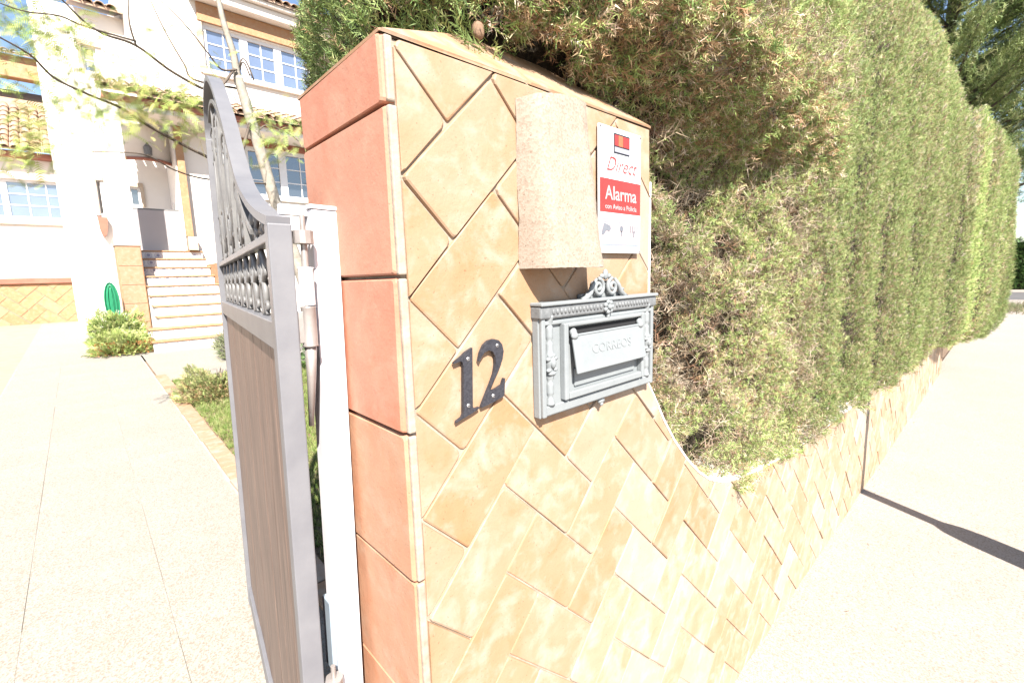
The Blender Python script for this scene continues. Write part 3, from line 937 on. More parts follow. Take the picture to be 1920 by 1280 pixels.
arch = smooth_pts([(0.006, 1.588), (0.12, 1.612), (0.24, 1.648), (0.36, 1.70), (0.46, 1.775), (0.56, 1.865), (0.68, 1.955), (0.80, 2.035), (0.93, 2.095), (1.05, 2.115), (1.15, 2.09), (1.195, 2.03), (1.202, 1.985)])
gp('arched_top', band(arch, -ST, 0, 0.014))
arch_in = [p + Vector((0.0, -0.062)) for p in arch[18:80]]
gp('inner_arch', band(arch_in, -0.028, -0.008, 0.010), 'iron')
def zarch(u):
    for i in range(len(arch) - 1):
        if arch[i].x <= u <= arch[i + 1].x:
            k = (u - arch[i].x) / max(1e-6, arch[i + 1].x - arch[i].x)
            return arch[i].y + (arch[i + 1].y - arch[i].y) * k
    return 1.6
# uprights and scrollwork below the arch
for u in (0.40, 0.62, 0.84, 1.04):
    gp('upright', MB().box(u - 0.006, u + 0.006, -0.025, -0.011, 1.577, zarch(u) - 0.067 if 0.33 < u < 1.15 else zarch(u) - 0.006, 0.001), 'iron')
def scroll_c(u, z0, z1, w, mb, y=-0.018, r=0.0048):
    h = z1 - z0; zm = (z0 + z1) / 2
    for sgn in (-1, 1):
        pts = spiral(u + sgn * w * 0.42, z0 + h * 0.2, h * 0.2, 1.3, sgn, R(-90), y, 22)
        pts = pts[::-1] + [(u + sgn * w * 0.18, y, z0 + h * 0.03)]
        mb.tube(pts, r, 5)
        pts2 = spiral(u + sgn * w * 0.38, z1 - h * 0.17, h * 0.15, 1.3, -sgn, R(90), y, 22)[::-1]
        mb.tube(pts2, r, 5)
        mb.tube([(u + sgn * w * 0.1, y, z0 + 0.01), (u + sgn * w * 0.45, y, zm - h * 0.05), (u + sgn * w * 0.12, y, z1 - h * 0.08)], r, 5)
for u, w in ((0.22, 0.10), (0.51, 0.12), (0.73, 0.13), (0.94, 0.13), (1.12, 0.10)):
    top = zarch(u) - 0.075
    if top - 1.58 < 0.03: top = 1.58 + 0.05
    mb = MB(); scroll_c(u, 1.582, top, w, mb)
    gp('arch_scroll', mb, 'iron', True)
for u in (0.14, 0.30, 0.51, 0.73, 0.94):
    zt = zarch(u) - 0.01
    mb = MB().ball((u, -0.018, (1.585 + zt) / 2), (0.014, 0.008, max(0.012, (zt - 1.585) * 0.22)), 8, 8)
    mb.tube([(u, -0.018, 1.577), (u, -0.018, zt - 0.002)], 0.004, 6)
    gp('leaf_spindle', mb, 'iron', True)
# row of lyre scrolls between the two rails
nl = 9
for k in range(nl):
    u = ST + (k + 0.5) * (GW - 2 * ST) / nl
    mb = MB()
    y = -0.018
    hw = 0.046
    loop = []
    for q in range(25):
        an = 2 * math.pi * q / 24
        loop.append((u + 0.021 * math.sin(an) * (1 - 0.25 * math.cos(an)), y, 1.474 + 0.030 * -math.cos(an)))
    mb.tube(loop, 0.0058, 6)
    for sgn in (-1, 1):
        mb.tube([(u + sgn * 0.006, y, 1.500)] + [(u + sgn * (0.006 + 0.030 * math.sin(math.pi * q / 16)), y, 1.500 + 0.058 * q / 16) for q in range(1, 17)], 0.0052, 6)
        mb.tube(spiral(u + sgn * 0.034, 1.522, 0.0125, 1.25, sgn, R(90), y, 18), 0.0042, 5)
        mb.tube(spiral(u + sgn * 0.030, 1.458, 0.0125, 1.25, -sgn, R(-90), y, 18), 0.0042, 5)
    mb.tube([(u, y, 1.442), (u, y, 1.562)], 0.0045, 6)
    mb.ball((u, y - 0.002, 1.503), (0.011, 0.010, 0.007), 8, 6)
    gp('lyre_scroll', mb, 'iron', True)
# hinges: knuckle barrels and straps, on the gate's stile
for zc in (1.465, 0.72):
    h = MB().lathe([(0.0125, -0.062), (0.0112, -0.060), (0.0112, -0.003), (0.0120, -0.001)], (0.012, -ST - 0.017, zc), 'z', 16)
    hg = gp('hinge', h, 'steel', True)
    gp('knuckle', MB().lathe([(0.0120, 0.001), (0.0112, 0.003), (0.0112, 0.056), (0.0120, 0.058)], (0.012, -ST - 0.017, zc), 'z', 16), 'post_white', True, hg)
    gp('pin', MB().lathe([(0.005, 0.058), (0.005, 0.092), (0.015, 0.093), (0.015, 0.112), (0.004, 0.113), (0.004, 0.135)], (0.012, -ST - 0.017, zc), 'z', 12), 'steel', False, hg)
    gp('strap', MB().box(0.006, 0.020, -ST - 0.012, -ST + 0.001, zc - 0.056, zc - 0.008, 0.001), 'steel', False, hg)
    gp('stay', MB().tube([(0.012, -ST - 0.017, zc - 0.062), (0.016, -ST - 0.016, zc - 0.11), (0.022, -ST - 0.012, zc - 0.19)], [0.009, 0.007, 0.004], 8), 'steel', True, hg)

# gate post
post = empty('gate_post', (0.296 - 0.026 * 0, 0.770, 0.03), (0, R(1.5), 0))
post.location = (0.2985 - math.tan(R(1.5)) * 1.60, 0.772, 0.02)
tag(post, 'white painted square steel gate post standing against the red-tiled pillar side', 'post')
MB().box(-0.021, 0.021, -0.021, 0.021, 0.0, 1.592, 0.002).build('tube', 'post_white', post)
MB().box(-0.024, 0.022, -0.023, 0.023, 1.5925, 1.599, 0.001).build('cap', 'post_white', post)
hgp = MB().box(-0.062, -0.0005, -0.006, 0.006, 1.582, 1.598, 0.001)
hgp.build('hinge_arm', 'post_white', post)
MB().box(-0.030, -0.0215, -0.016, 0.016, 0.80, 0.93, 0.001).build('latch_plate', 'sign_blue', post)

# ------------------------------------------------------------------ foliage builder
def spray_template(kind='cypress', seed=0):
    """flat branchlet spray of thin triangles in the xy plane, tip along +x, unit length"""
    r = np.random.default_rng(seed)
    tris = []
    def blade(p, ang, L, wd, zt=0.0):
        d = np.array([math.cos(ang), math.sin(ang)]); nrm = np.array([-d[1], d[0]])
        a = p - nrm * wd / 2; b = p + nrm * wd / 2; c = p + d * L
        tris.append([(a[0], a[1], 0), (b[0], b[1], 0), (c[0], c[1], zt)])
    if kind == 'cypress':
        blade(np.array([0., 0.]), r.normal(0, .1), 1.0, 0.075)
        for k in range(6):
            t = 0.12 + 0.135 * k + r.normal(0, .02)
            s_ = 1 if k % 2 else -1
            blade(np.array([t, 0.0]), s_ * R(r.uniform(28, 55)), r.uniform(0.32, 0.58) * (1.1 - 0.6 * t), 0.075, r.normal(0, 0.18))
    elif kind == 'twig':
        blade(np.array([0., 0.]), 0.0, 1.0, 0.04)
        for k in range(5):
            t = 0.15 + 0.16 * k
            s_ = 1 if k % 2 else -1
            blade(np.array([t, 0.0]), s_ * R(r.uniform(35, 70)), r.uniform(0.3, 0.6), 0.035, r.normal(0, 0.3))
    elif kind == 'feather':
        blade(np.array([0., 0.]), 0.0, 1.0, 0.012)
        for k in range(9):
            t = 0.16 + 0.088 * k
            for s_ in (-1, 1):
                L = 0.36 * math.sin(math.pi * (0.2 + 0.72 * t))
                blade(np.array([t, 0.0]), s_ * R(58), L, 0.042, -0.10 * L)
    elif kind == 'grass':
        for k in range(5):
            blade(np.array([0., r.normal(0, .18)]), r.normal(0, .3), r.uniform(.5, 1), 0.09, r.normal(0, .3))
    elif kind == 'leafy':
        for k in range(7):
            t = 0.1 + 0.13 * k
            s_ = 1 if k % 2 else -1
            blade(np.array([t, 0.0]), s_ * R(r.uniform(25, 60)), r.uniform(0.25, 0.4), 0.16, r.normal(0, .1))
    return np.array(tris, dtype=np.float64)      # (T,3,3)

def foliage_mesh(name, P, D, L, Cc, parent, kind='cypress', variants=4, mat='leaf', roll=None, loc=(0, 0, 0), bend=0.0, face=None):
    """one mesh of sprays: base points P, directions D, lengths L, colours Cc"""
    n = len(P)
    D = D / np.linalg.norm(D, axis=1)[:, None]
    ref = np.where(np.abs(D[:, 2:3]) > 0.9, np.array([[1., 0, 0]]), np.array([[0, 0, 1.]]))
    S = np.cross(D, ref); S /= np.linalg.norm(S, axis=1)[:, None]
    T = np.cross(S, D)
    a = rng.uniform(0, 2 * np.pi, n) if roll is None else roll
    S2_ = S * np.cos(a)[:, None] + T * np.sin(a)[:, None]
    T2_ = -S * np.sin(a)[:, None] + T * np.cos(a)[:, None]
    if face is not None:
        T2_ = face - D * (face * D).sum(1)[:, None]
        T2_ /= np.maximum(1e-6, np.linalg.norm(T2_, axis=1))[:, None]
        S2_ = np.cross(T2_, D)
    V = []; CO = []
    which = rng.integers(0, variants, n)
    for k in range(variants):
        tp = spray_template(kind, 100 + k)
        m = which == k
        if not m.any(): continue
        q = tp.reshape(-1, 3)
        v = (P[m][:, None, :] + L[m][:, None, None] * (q[None, :, 0:1] * D[m][:, None, :] + q[None, :, 1:2] * S2_[m][:, None, :] + q[None, :, 2:3] * T2_[m][:, None, :]))
        if bend:
            v[:, :, 2] -= bend * L[m][:, None] * q[None, :, 0] ** 2
        V.append(v.reshape(-1, 3))
        tips = 0.86 + 0.28 * np.clip(q[:, 0], 0, 1)
        c = Cc[m][:, None, :] * tips[None, :, None]
        CO.append(c.reshape(-1, 3))
    V = np.concatenate(V); CO = np.concatenate(CO)
    V -= np.array(loc)
    nv = len(V); nf_ = nv // 3
    me = bpy.data.meshes.new(name)
    me.vertices.add(nv); me.vertices.foreach_set('co', V.astype(np.float32).ravel())
    me.loops.add(nv); me.loops.foreach_set('vertex_index', np.arange(nv, dtype=np.int32))
    me.polygons.add(nf_)
    me.polygons.foreach_set('loop_start', np.arange(0, nv, 3, dtype=np.int32))
    me.polygons.foreach_set('loop_total', np.full(nf_, 3, dtype=np.int32))
    at = me.color_attributes.new('leafcol', 'FLOAT_COLOR', 'POINT')
    at.data.foreach_set('color', np.concatenate([np.clip(CO, 0, 1), np.ones((nv, 1))], 1).astype(np.float32).ravel())
    me.update()
    me.materials.append(MT[mat])
    return link(name, me, parent)

def palette(n, cols, weights, jit=0.18):
    cols = np.array(cols); w_ = np.asarray(weights, float)
    if w_.ndim == 1:
        idx = rng.choice(len(cols), n, p=w_ / w_.sum())
    else:
        cum = np.cumsum(w_ / w_.sum(1, keepdims=True), 1)
        idx = (rng.uniform(size=(n, 1)) > cum).sum(1).clip(0, len(cols) - 1)
    return cols[idx] * rng.uniform(1 - jit, 1 + jit, (n, 1)) * rng.uniform(0.94, 1.06, (n, 3))

# ------------------------------------------------------------------ cypress hedge
hedge = empty('cypress_hedge', (4.5, 1.2, 0))
tag(hedge, 'tall clipped cypress hedge bulging over the tiled wall', 'hedge')
HL = (4.5, 1.2, 0)
f1 = make_field(1, 9.0); f2 = make_field(2, 26.0); f3 = make_field(3, 3.2); f4 = make_field(4, 60.0)
GROOVE = np.array([2.28, 2.78, 3.3, 3.95, 4.75, 5.7, 6.8, 8.0])
# ragged bare pockets: x, z, half-width, half-height
POCKET = [(1.10, 1.29, 0.075, 0.045), (1.22, 1.33, 0.07, 0.03), (1.06, 1.47, 0.05, 0.03), (1.17, 1.56, 0.06, 0.025), (1.42, 0.875, 0.06, 0.035), (1.33, 0.955, 0.05, 0.03),
          (1.52, 0.96, 0.06, 0.022), (1.36, 1.38, 0.05, 0.025), (1.30, 1.62, 0.06, 0.03), (1.50, 1.55, 0.05, 0.022), (1.75, 1.30, 0.05, 0.02), (1.66, 1.12, 0.06, 0.022),
          (1.90, 1.72, 0.05, 0.025), (2.02, 1.48, 0.045, 0.03), (2.35, 1.62, 0.05, 0.03), (2.6, 1.2, 0.05, 0.04), (3.0, 1.75, 0.06, 0.05), (3.4, 1.25, 0.07, 0.09),
          (4.1, 1.55, 0.10, 0.20), (5.1, 1.35, 0.14, 0.28), (5.2, 1.85, 0.10, 0.2), (1.12, 1.72, 0.08, 0.035), (1.28, 1.82, 0.08, 0.03), (1.45, 1.78, 0.06, 0.03)]
def pocket(X, Z):
    p_ = np.zeros_like(X)
    wx = 0.012 * f4(X, Z, X * 0 + 4) + 0.02 * f2(X, Z, X * 0 + 9)
    for (px_, pz_, a_, b_) in POCKET:
        p_ = np.maximum(p_, np.exp(-(((X - px_ + wx) / a_) ** 2 + ((Z - pz_ + wx * 0.6) / b_) ** 2)))
    return p_
def groove(X, Z):
    g_ = np.zeros_like(X)
    for k, gx in enumerate(GROOVE):
        xg = gx + 0.05 * np.sin(1.7 * Z + k * 1.9) + 0.06 * (Z - 1.5) + 0.015 * np.sin(9 * Z + k)
        wd_ = 0.055 + 0.016 * k
        st_ = 0.62 + 0.38 * np.sin(1.9 * Z + 2.1 * k)
        d_ = np.abs(X - xg) / wd_
        g_ = np.maximum(g_, st_ * (0.65 * np.exp(-(d_ * 1.6) ** 2) + 0.35 * np.exp(-d_ / 1.5)))
    return g_
def hedge_front(X, Z):
    y = np.interp(X, [0.3, 1.0, 1.33, 1.95, 3.2, 5.5, 7.3, 8.7, 9.4, 9.9], [0.70, 0.655, 0.605, 0.55, 0.475, 0.37, 0.18, 0.05, 0.09, 0.35])
    # head of the hedge leans out over the pillar
    lean_ = np.clip((Z - 1.87) / 0.12, 0, 1) * np.interp(X, [0.52, 0.84, 1.25, 1.8, 2.4], [0, 1, 1, 0.4, 0])
    y = y - 0.19 * lean_ ** 0.8
    # hollow, dry part beside the pillar
    y = y + 0.07 * np.exp(-((X - 1.12) / 0.28) ** 2 - ((Z - 1.30) / 0.22) ** 2) + 0.05 * np.exp(-((X - 1.2) / 0.3) ** 2 - ((Z - 1.75) / 0.12) ** 2)
    # grooves between the single plants, rounded backs in between
    g_ = groove(X, Z)
    y = y + np.interp(X, [1.6, 2.3, 9], [0.0, 0.13, 0.24]) * g_
    y = y + 0.020 * f1(X, Z * 0.45, X * 0) + 0.010 * f2(X, Z * 0.7, X * 0) * np.clip((3.5 - X) / 2, 0.35, 1)
    y = y + 0.012 * f2(X * 1.8, Z * 1.8, X * 0 + 5) * np.clip((4.5 - X) / 2, 0.2, 1) + 0.016 * f4(X, Z, X * 0) * np.clip((3.6 - X) / 1.6, 0.15, 1)
    y = y + 0.10 * pocket(X, Z)
    # foot and head curl back
    zb = hedge_bottom(X)
    y = y + 0.16 * np.clip(1 - (Z - zb) / 0.30, 0, 1) ** 2 * np.clip((X - 4.5) / 2.5, 0, 1)
    y = y + 0.10 * np.clip((Z - hedge_top(X) + 0.35) / 0.4, 0, 1) ** 2
    return y
def hedge_bottom(X):
    return np.interp(X, [0.3, 0.55, 0.75, 0.95, 0.98, 1.106, 1.252, 1.36, 1.6, 1.95, 3.2, 5.5, 7.3, 8.7, 9.8], [1.96, 1.95, 1.905, 1.86, 1.16, 1.02, 0.88, 0.81, 0.76, 0.74, 0.775, 0.735, 0.60, 0.50, 0.62])
def hedge_top(X):
    return np.interp(X, [2.5, 4.0, 7.0, 9.0, 9.9], [3.3, 3.05, 2.95, 2.85, 2.6]) + 0.05 * f3(X, X * 0, X * 0)
GREEN = [(0.20, 0.285, 0.085), (0.285, 0.355, 0.12), (0.37, 0.395, 0.165), (0.125, 0.19, 0.06)]
DRY = [(0.47, 0.38, 0.24), (0.38, 0.27, 0.16), (0.31, 0.19, 0.105), (0.52, 0.42, 0.34)]
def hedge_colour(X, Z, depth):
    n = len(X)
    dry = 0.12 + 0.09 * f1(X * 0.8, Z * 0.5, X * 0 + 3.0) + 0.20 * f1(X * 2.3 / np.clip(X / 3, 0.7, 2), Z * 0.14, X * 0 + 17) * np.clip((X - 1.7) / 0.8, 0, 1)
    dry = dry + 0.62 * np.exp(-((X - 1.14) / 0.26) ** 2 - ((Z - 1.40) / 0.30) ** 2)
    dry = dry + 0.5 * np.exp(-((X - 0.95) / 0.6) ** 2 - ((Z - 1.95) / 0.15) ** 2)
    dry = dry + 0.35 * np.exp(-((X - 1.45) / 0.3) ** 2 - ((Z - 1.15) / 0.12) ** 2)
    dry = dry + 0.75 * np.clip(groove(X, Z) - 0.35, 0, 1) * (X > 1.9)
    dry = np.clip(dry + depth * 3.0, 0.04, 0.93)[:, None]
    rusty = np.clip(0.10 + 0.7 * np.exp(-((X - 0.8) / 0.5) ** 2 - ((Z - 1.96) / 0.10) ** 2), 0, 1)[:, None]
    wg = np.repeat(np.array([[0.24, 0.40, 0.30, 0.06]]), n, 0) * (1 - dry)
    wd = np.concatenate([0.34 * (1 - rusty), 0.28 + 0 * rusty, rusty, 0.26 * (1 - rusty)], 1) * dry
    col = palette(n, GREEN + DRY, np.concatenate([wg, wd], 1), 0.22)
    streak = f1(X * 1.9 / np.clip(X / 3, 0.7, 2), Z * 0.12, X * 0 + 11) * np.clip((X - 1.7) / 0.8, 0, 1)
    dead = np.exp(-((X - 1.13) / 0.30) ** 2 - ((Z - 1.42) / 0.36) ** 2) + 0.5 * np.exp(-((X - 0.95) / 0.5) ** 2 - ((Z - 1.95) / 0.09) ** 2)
    k_ = np.interp(X, [2, 5, 7, 9], [1.02, 1.02, 0.90, 0.84]) * (1 + 0.20 * np.clip(streak, -1.5, 1.0)) * (1 - 0.38 * np.clip(dead, 0, 1))  # far end's colour dimmed to offset the extra sun it catches
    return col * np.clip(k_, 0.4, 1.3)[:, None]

def hedge_points(x0, x1, n, zlo=None, zhi=None, layers=0.07):
    X = rng.uniform(x0, x1, n); zb = hedge_bottom(X); zt = hedge_top(X)
    if zlo is not None: zb = np.maximum(zb, zlo)
    if zhi is not None: zt = np.minimum(zt, zhi)
    Z = zb + (zt - zb) * rng.uniform(0, 1, n)
    dp = rng.exponential(layers * 0.35, n).clip(0, layers * 1.6)
    Y = hedge_front(X, Z) + dp
    return X, Y, Z, dp
Ps, Ds, Ls, Cs, Ns = [], [], [], [], []
def push(X, Y, Z, dp, L0, L1, out=1.0, up=0.75, spread=0.55):
    n = len(X)
    e = 0.01
    gx = (hedge_front(X + e, Z) - hedge_front(X - e, Z)) / (2 * e)
    gzz = (hedge_front(X, Z + e) - hedge_front(X, Z - e)) / (2 * e)
    nrm = np.stack([np.clip(gx, -1, 1), -np.ones(n), np.clip(gzz, -1, 1)], 1)
    nrm /= np.linalg.norm(nrm, axis=1)[:, None]
    D = nrm * out + np.array([[0, 0, up]]) + rng.normal(0, spread, (n, 3))
    Ps.append(np.stack([X, Y, Z], 1)); Ds.append(D); Ns.append(nrm + rng.normal(0, 0.55, (n, 3)))
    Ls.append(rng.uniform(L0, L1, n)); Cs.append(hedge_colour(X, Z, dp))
near = lambda x0, x1, n, *a, **k: push(*hedge_points(x0, x1, n, layers=k.pop('layers', 0.06), **{q: k.pop(q) for q in ('zlo', 'zhi') if q in k}), *a, **k)
def thin(x0, x1, n, cut, **k):
    # leave ragged holes where the hedge is bare
    X, Y, Z, dp = hedge_points(x0, x1, n, **k)
    g_ = 0.6 * f1(X * 1.5, Z * 1.1, X * 0 + 7) + 0.7 * f2(X, Z * 0.8, X * 0 + 2) + 0.8 * f4(X, Z, X * 0 + 1) * np.clip((4 - X) / 2, 0.2, 1)
    bare = np.exp(-((X - 1.15) / 0.35) ** 2 - ((Z - 1.45) / 0.40) ** 2)
    keep = g_ < cut - 1.1 * bare - 1.2 * np.clip(groove(X, Z) - 0.55, 0, 1) * 3 - 4.0 * np.clip(pocket(X, Z) - 0.3, 0, 1) + rng.normal(0, 0.25, n)
    return X[keep], Y[keep], Z[keep], dp[keep]
push(*thin(0.40, 1.0, 22000, 1.4, zhi=2.7), 0.016, 0.034, 0.7, 0.7)
push(*thin(0.97, 1.6, 42000, 0.85, zhi=2.75), 0.014, 0.030, 0.7, 0.7)
push(*thin(1.6, 2.4, 56000, 1.15, zhi=3.0), 0.013, 0.027, 0.6, 0.7)
push(*thin(2.4, 3.6, 64000, 1.4), 0.015, 0.029, 0.5, 0.9, 0.45)
push(*thin(3.6, 5.5, 56000, 1.9), 0.019, 0.037, 0.5, 1.0, 0.42)
push(*thin(5.5, 9.9, 52000, 2.1), 0.028, 0.054, 0.5, 1.0, 0.42)
near(0.40, 1.6, 3500, 0.05, 0.09, zlo=2.6)
# left end of the hedge (faces the gate) behind the pillar
n = 32000
Yl = rng.uniform(0.62, 1.75, n); Zl = rng.uniform(1.55, 3.3, n)
dl = rng.exponential(0.02, n).clip(0, 0.09)
Xl = np.interp(Yl, [0.62, 0.8, 0.95, 1.1, 1.75], [0.50, 0.43, 0.39, 0.43, 0.70]) + 0.02 * f1(Yl, Zl * 0.6, Yl * 0) + 0.012 * f2(Yl, Zl, Yl * 0) + dl
Ps.append(np.stack([Xl, Yl, Zl], 1)); Ds.append(np.array([[-0.9, -0.25, 0.7]]) + rng.normal(0, .5, (n, 3)))
Ns.append(np.array([[-1., -0.2, 0.3]]) + rng.normal(0, .6, (n, 3))); Ls.append(rng.uniform(0.016, 0.036, n)); Cs.append(0.72 * palette(n, GREEN + DRY, [0.5, 0.22, 0.1, 0.3, 0.04, 0.05, 0.02, 0.02]))  # side turned from the sun: its shade darkened into the leaf colour
# underside of the overhang along the pillar cap, rusty dead twigs
n = 9000
Xu = rng.uniform(0.45, 2.2, n); s_ = rng.uniform(0, 1, n)
Zu = np.interp(Xu, [0.45, 0.75, 1.0], [1.96, 1.905, 1.865]) + 0.20 * s_ - 0.03 * np.clip(Xu - 1, 0, 1) + 0.012 * f2(Xu, s_, Xu * 0)
Yu = hedge_front(Xu, Zu) + rng.exponential(0.02, n).clip(0, 0.12)
Ps.append(np.stack([Xu, Yu, Zu], 1)); Ds.append(np.array([[0.1, -0.8, -0.25]]) + rng.normal(0, .6, (n, 3)))
Ns.append(np.array([[0., -1., 0.]]) + rng.normal(0, .7, (n, 3))); Ls.append(rng.uniform(0.02, 0.045, n)); Cs.append(palette(n, GREEN + DRY, [0.16, 0.14, 0.06, 0.12, 0.12, 0.2, 0.18, 0.03]))
# ragged lower edge hanging over the wall further down the street
n = 7000
Xe = rng.uniform(1.2, 9.6, n); Ze = hedge_bottom(Xe) + rng.exponential(0.03, n); Ye = hedge_front(Xe, Ze) + rng.uniform(0, 0.16, n)
Ps.append(np.stack([Xe, Ye, Ze], 1)); Ds.append(np.array([[0.1, -0.5, 0.1]]) + rng.normal(0, .5, (n, 3)))
Ns.append(np.array([[0., -1., 0.2]]) + rng.normal(0, .6, (n, 3))); Ls.append(rng.uniform(0.03, 0.06, n)); Cs.append(hedge_colour(Xe, Ze, np.full(n, 0.02)))
Pa, Da, La, Ca, Na = map(np.concatenate, (Ps, Ds, Ls, Cs, Ns))
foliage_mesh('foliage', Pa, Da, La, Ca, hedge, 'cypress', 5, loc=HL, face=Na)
# bare twigs showing in the thin places
n = 9000
Xt = rng.uniform(0.97, 2.3, n); Zt = hedge_bottom(Xt) + rng.uniform(0, 1.5, n)
Yt = hedge_front(Xt, Zt) + rng.uniform(0.0, 0.07, n)
kt = rng.uniform(0, 1, n) > 0.8 * pocket(Xt, Zt)
Xt, Yt, Zt = Xt[kt], Yt[kt], Zt[kt]; n = len(Xt)
foliage_mesh('bare_twigs', np.stack([Xt, Yt, Zt], 1), np.array([[0.1, -0.7, 0.7]]) + rng.normal(0, .6, (n, 3)), rng.uniform(.03, .07, n),
             palette(n, [(0.26, 0.20, 0.14), (0.34, 0.28, 0.21), (0.18, 0.10, 0.06)], [1, 1, .6]), hedge, 'twig', 3, loc=HL)
# solid dark core added to block light, its colour painting shade into the gaps
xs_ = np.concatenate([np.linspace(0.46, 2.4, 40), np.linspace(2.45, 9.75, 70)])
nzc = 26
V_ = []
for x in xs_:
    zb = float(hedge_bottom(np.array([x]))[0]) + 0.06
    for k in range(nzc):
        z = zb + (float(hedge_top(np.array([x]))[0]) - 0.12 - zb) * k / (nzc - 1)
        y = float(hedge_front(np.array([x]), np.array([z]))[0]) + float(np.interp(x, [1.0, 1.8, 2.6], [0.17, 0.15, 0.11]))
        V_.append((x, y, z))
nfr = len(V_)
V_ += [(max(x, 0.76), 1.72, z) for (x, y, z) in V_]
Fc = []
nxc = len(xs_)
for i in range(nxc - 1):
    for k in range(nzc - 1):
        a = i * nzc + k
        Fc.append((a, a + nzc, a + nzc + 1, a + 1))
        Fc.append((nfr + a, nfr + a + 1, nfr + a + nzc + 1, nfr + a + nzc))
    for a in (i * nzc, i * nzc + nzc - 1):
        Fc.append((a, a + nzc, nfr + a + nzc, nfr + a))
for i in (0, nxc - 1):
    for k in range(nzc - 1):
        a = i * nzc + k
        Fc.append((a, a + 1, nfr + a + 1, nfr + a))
o = MB().add(V_, Fc).build('shade_core', 'hedge_core', hedge); local(o, HL)
for x, y, z, r_ in ((0.535, 0.640, 1.905, 0.0112), (0.660, 0.632, 1.966, 0.0155)):
    m_ = MB().ball((0, 0, 0), (r_, r_, r_ * 1.25), 12, 9)
    cf = make_field(int(x * 1000), 260, 8)
    m_.v = [tuple(np.array(q) * (1 + 0.06 * float(cf(*[np.array([c]) for c in q])[0]))) for q in m_.v]
    o = m_.build('cypress_cone', 'cone', hedge, True)
    o.location = (x - HL[0], y - HL[1], z - HL[2])
for k, gx in enumerate([0.8] + list(GROOVE[1::2])):
    tr = MB().tube([(gx, 1.15, 0.0), (gx + .02, 1.14, 1.2), (gx - .02, 1.16, 3.3)], [0.07, 0.055, 0.02], 8).build('trunk', 'twig', hedge, True)
    local(tr, HL)

# ------------------------------------------------------------------ taller conifer beyond the hedge
con = empty('conifer_tree', (10.6, 1.0, 0))
tag(con, 'dark conifer rising behind the far end of the clipped hedge', 'tree')
MB().tube([(0, 0, 0), (0.05, 0.02, 3), (-0.03, 0, 7.5)], [0.16, 0.11, 0.03], 10).build('trunk', 'twig', con, True)
Pc, Dc, Lc, Cc_ = [], [], [], []
limbs = MB()
r2 = np.random.default_rng(21)
for k in range(88):
    z = r2.uniform(2.3, 6.6)
    az_ = r2.uniform(0, 2 * np.pi)
    ln = r2.uniform(0.9, 1.75) * (1.1 - 0.07 * (z - 2.6))
    tip = np.array([math.cos(az_) * ln, math.sin(az_) * ln, z + ln * 0.35])
    base = np.array([0, 0, z])
    limbs.tube([base, (base + tip) / 2 + [0, 0, -0.08], tip], [0.028, 0.018, 0.006], 5)
    m_ = 640
    t_ = r2.uniform(0.25, 1.05, m_) ** 0.8
    q = base + (tip - base) * t_[:, None] + r2.normal(0, 0.13, (m_, 3)) * (1.15 - 0.5 * t_[:, None])
    Pc.append(q); Dc.append((tip - base) / ln * 0.8 + np.array([0, 0, 0.5]) + r2.normal(0, .5, (m_, 3)))
    Lc.append(r2.uniform(0.07, 0.15, m_))
Pc, Dc, Lc = map(np.concatenate, (Pc, Dc, Lc))
limbs.build('limb', 'twig', con, True)
foliage_mesh('crown', Pc, Dc, Lc, palette(len(Pc), [(0.14, 0.19, 0.06), (0.21, 0.25, 0.09), (0.08, 0.11, 0.04), (0.29, 0.30, 0.14)], [1, .9, .7, .5]), con, 'cypress', 4)

# ------------------------------------------------------------------ across the street
fh = empty('clipped_hedge', (36.0, 0.0, 0.0))
tag(fh, 'distant green box-cut hedge across the road at the right edge', 'hedge')
MB().box(0.0, 1.2, -9, 3.0, 0.0, 2.45).build('shade_core', 'hedge_core', fh)  # added dark box, shade painted behind the leaves
n = 16000
Pf = np.stack([rng.uniform(-0.08, 0.03, n), rng.uniform(-9, 3, n), rng.uniform(0.03, 2.6, n)], 1)
foliage_mesh('foliage', Pf, np.array([[-1, 0, .5]]) + rng.normal(0, .5, (n, 3)), rng.uniform(.12, .24, n),
             palette(n, [(0.07, 0.13, 0.035), (0.10, 0.17, 0.05), (0.05, 0.09, 0.03)], [1, 1, .7]), fh, 'leafy', 4)
# little weeds at the pavement's edge
wd_n = 500
Pw = np.stack([rng.normal(21.5, 1.0, wd_n), rng.normal(-0.05, 0.5, wd_n), np.zeros(wd_n)], 1)
wd = foliage_mesh('pavement_weeds', Pw, np.array([[0, 0, 1.0]]) + rng.normal(0, .5, (wd_n, 3)), rng.uniform(.08, .25, wd_n), palette(wd_n, [(0.12, 0.14, 0.06), (0.2, 0.17, 0.1)], [1, 1]), None, 'grass', 3)
tag(wd, 'sparse dry weeds along the far pavement edge', 'weeds', kind='stuff')

n = 26
Xq = np.concatenate([rng.uniform(1.9, 6.5, 20), rng.uniform(1.6, 4.0, 6)]); Yq = np.concatenate([0.56 - rng.exponential(0.05, 20), rng.uniform(-0.1, 0.5, 6)])
lt = foliage_mesh('leaf_litter', np.stack([Xq, Yq, np.full(n, 0.006)], 1), np.concatenate([rng.normal(0, 1, (n, 2)), rng.uniform(0, .25, (n, 1))], 1), rng.uniform(.008, .02, n), palette(n, [(0.10, 0.07, 0.04), (0.16, 0.10, 0.06), (0.08, 0.08, 0.05)], [1, 1, 1]), None, 'leafy', 3)
tag(lt, 'dry leaf crumbs scattered on the pavement along the wall', 'litter', kind='stuff')
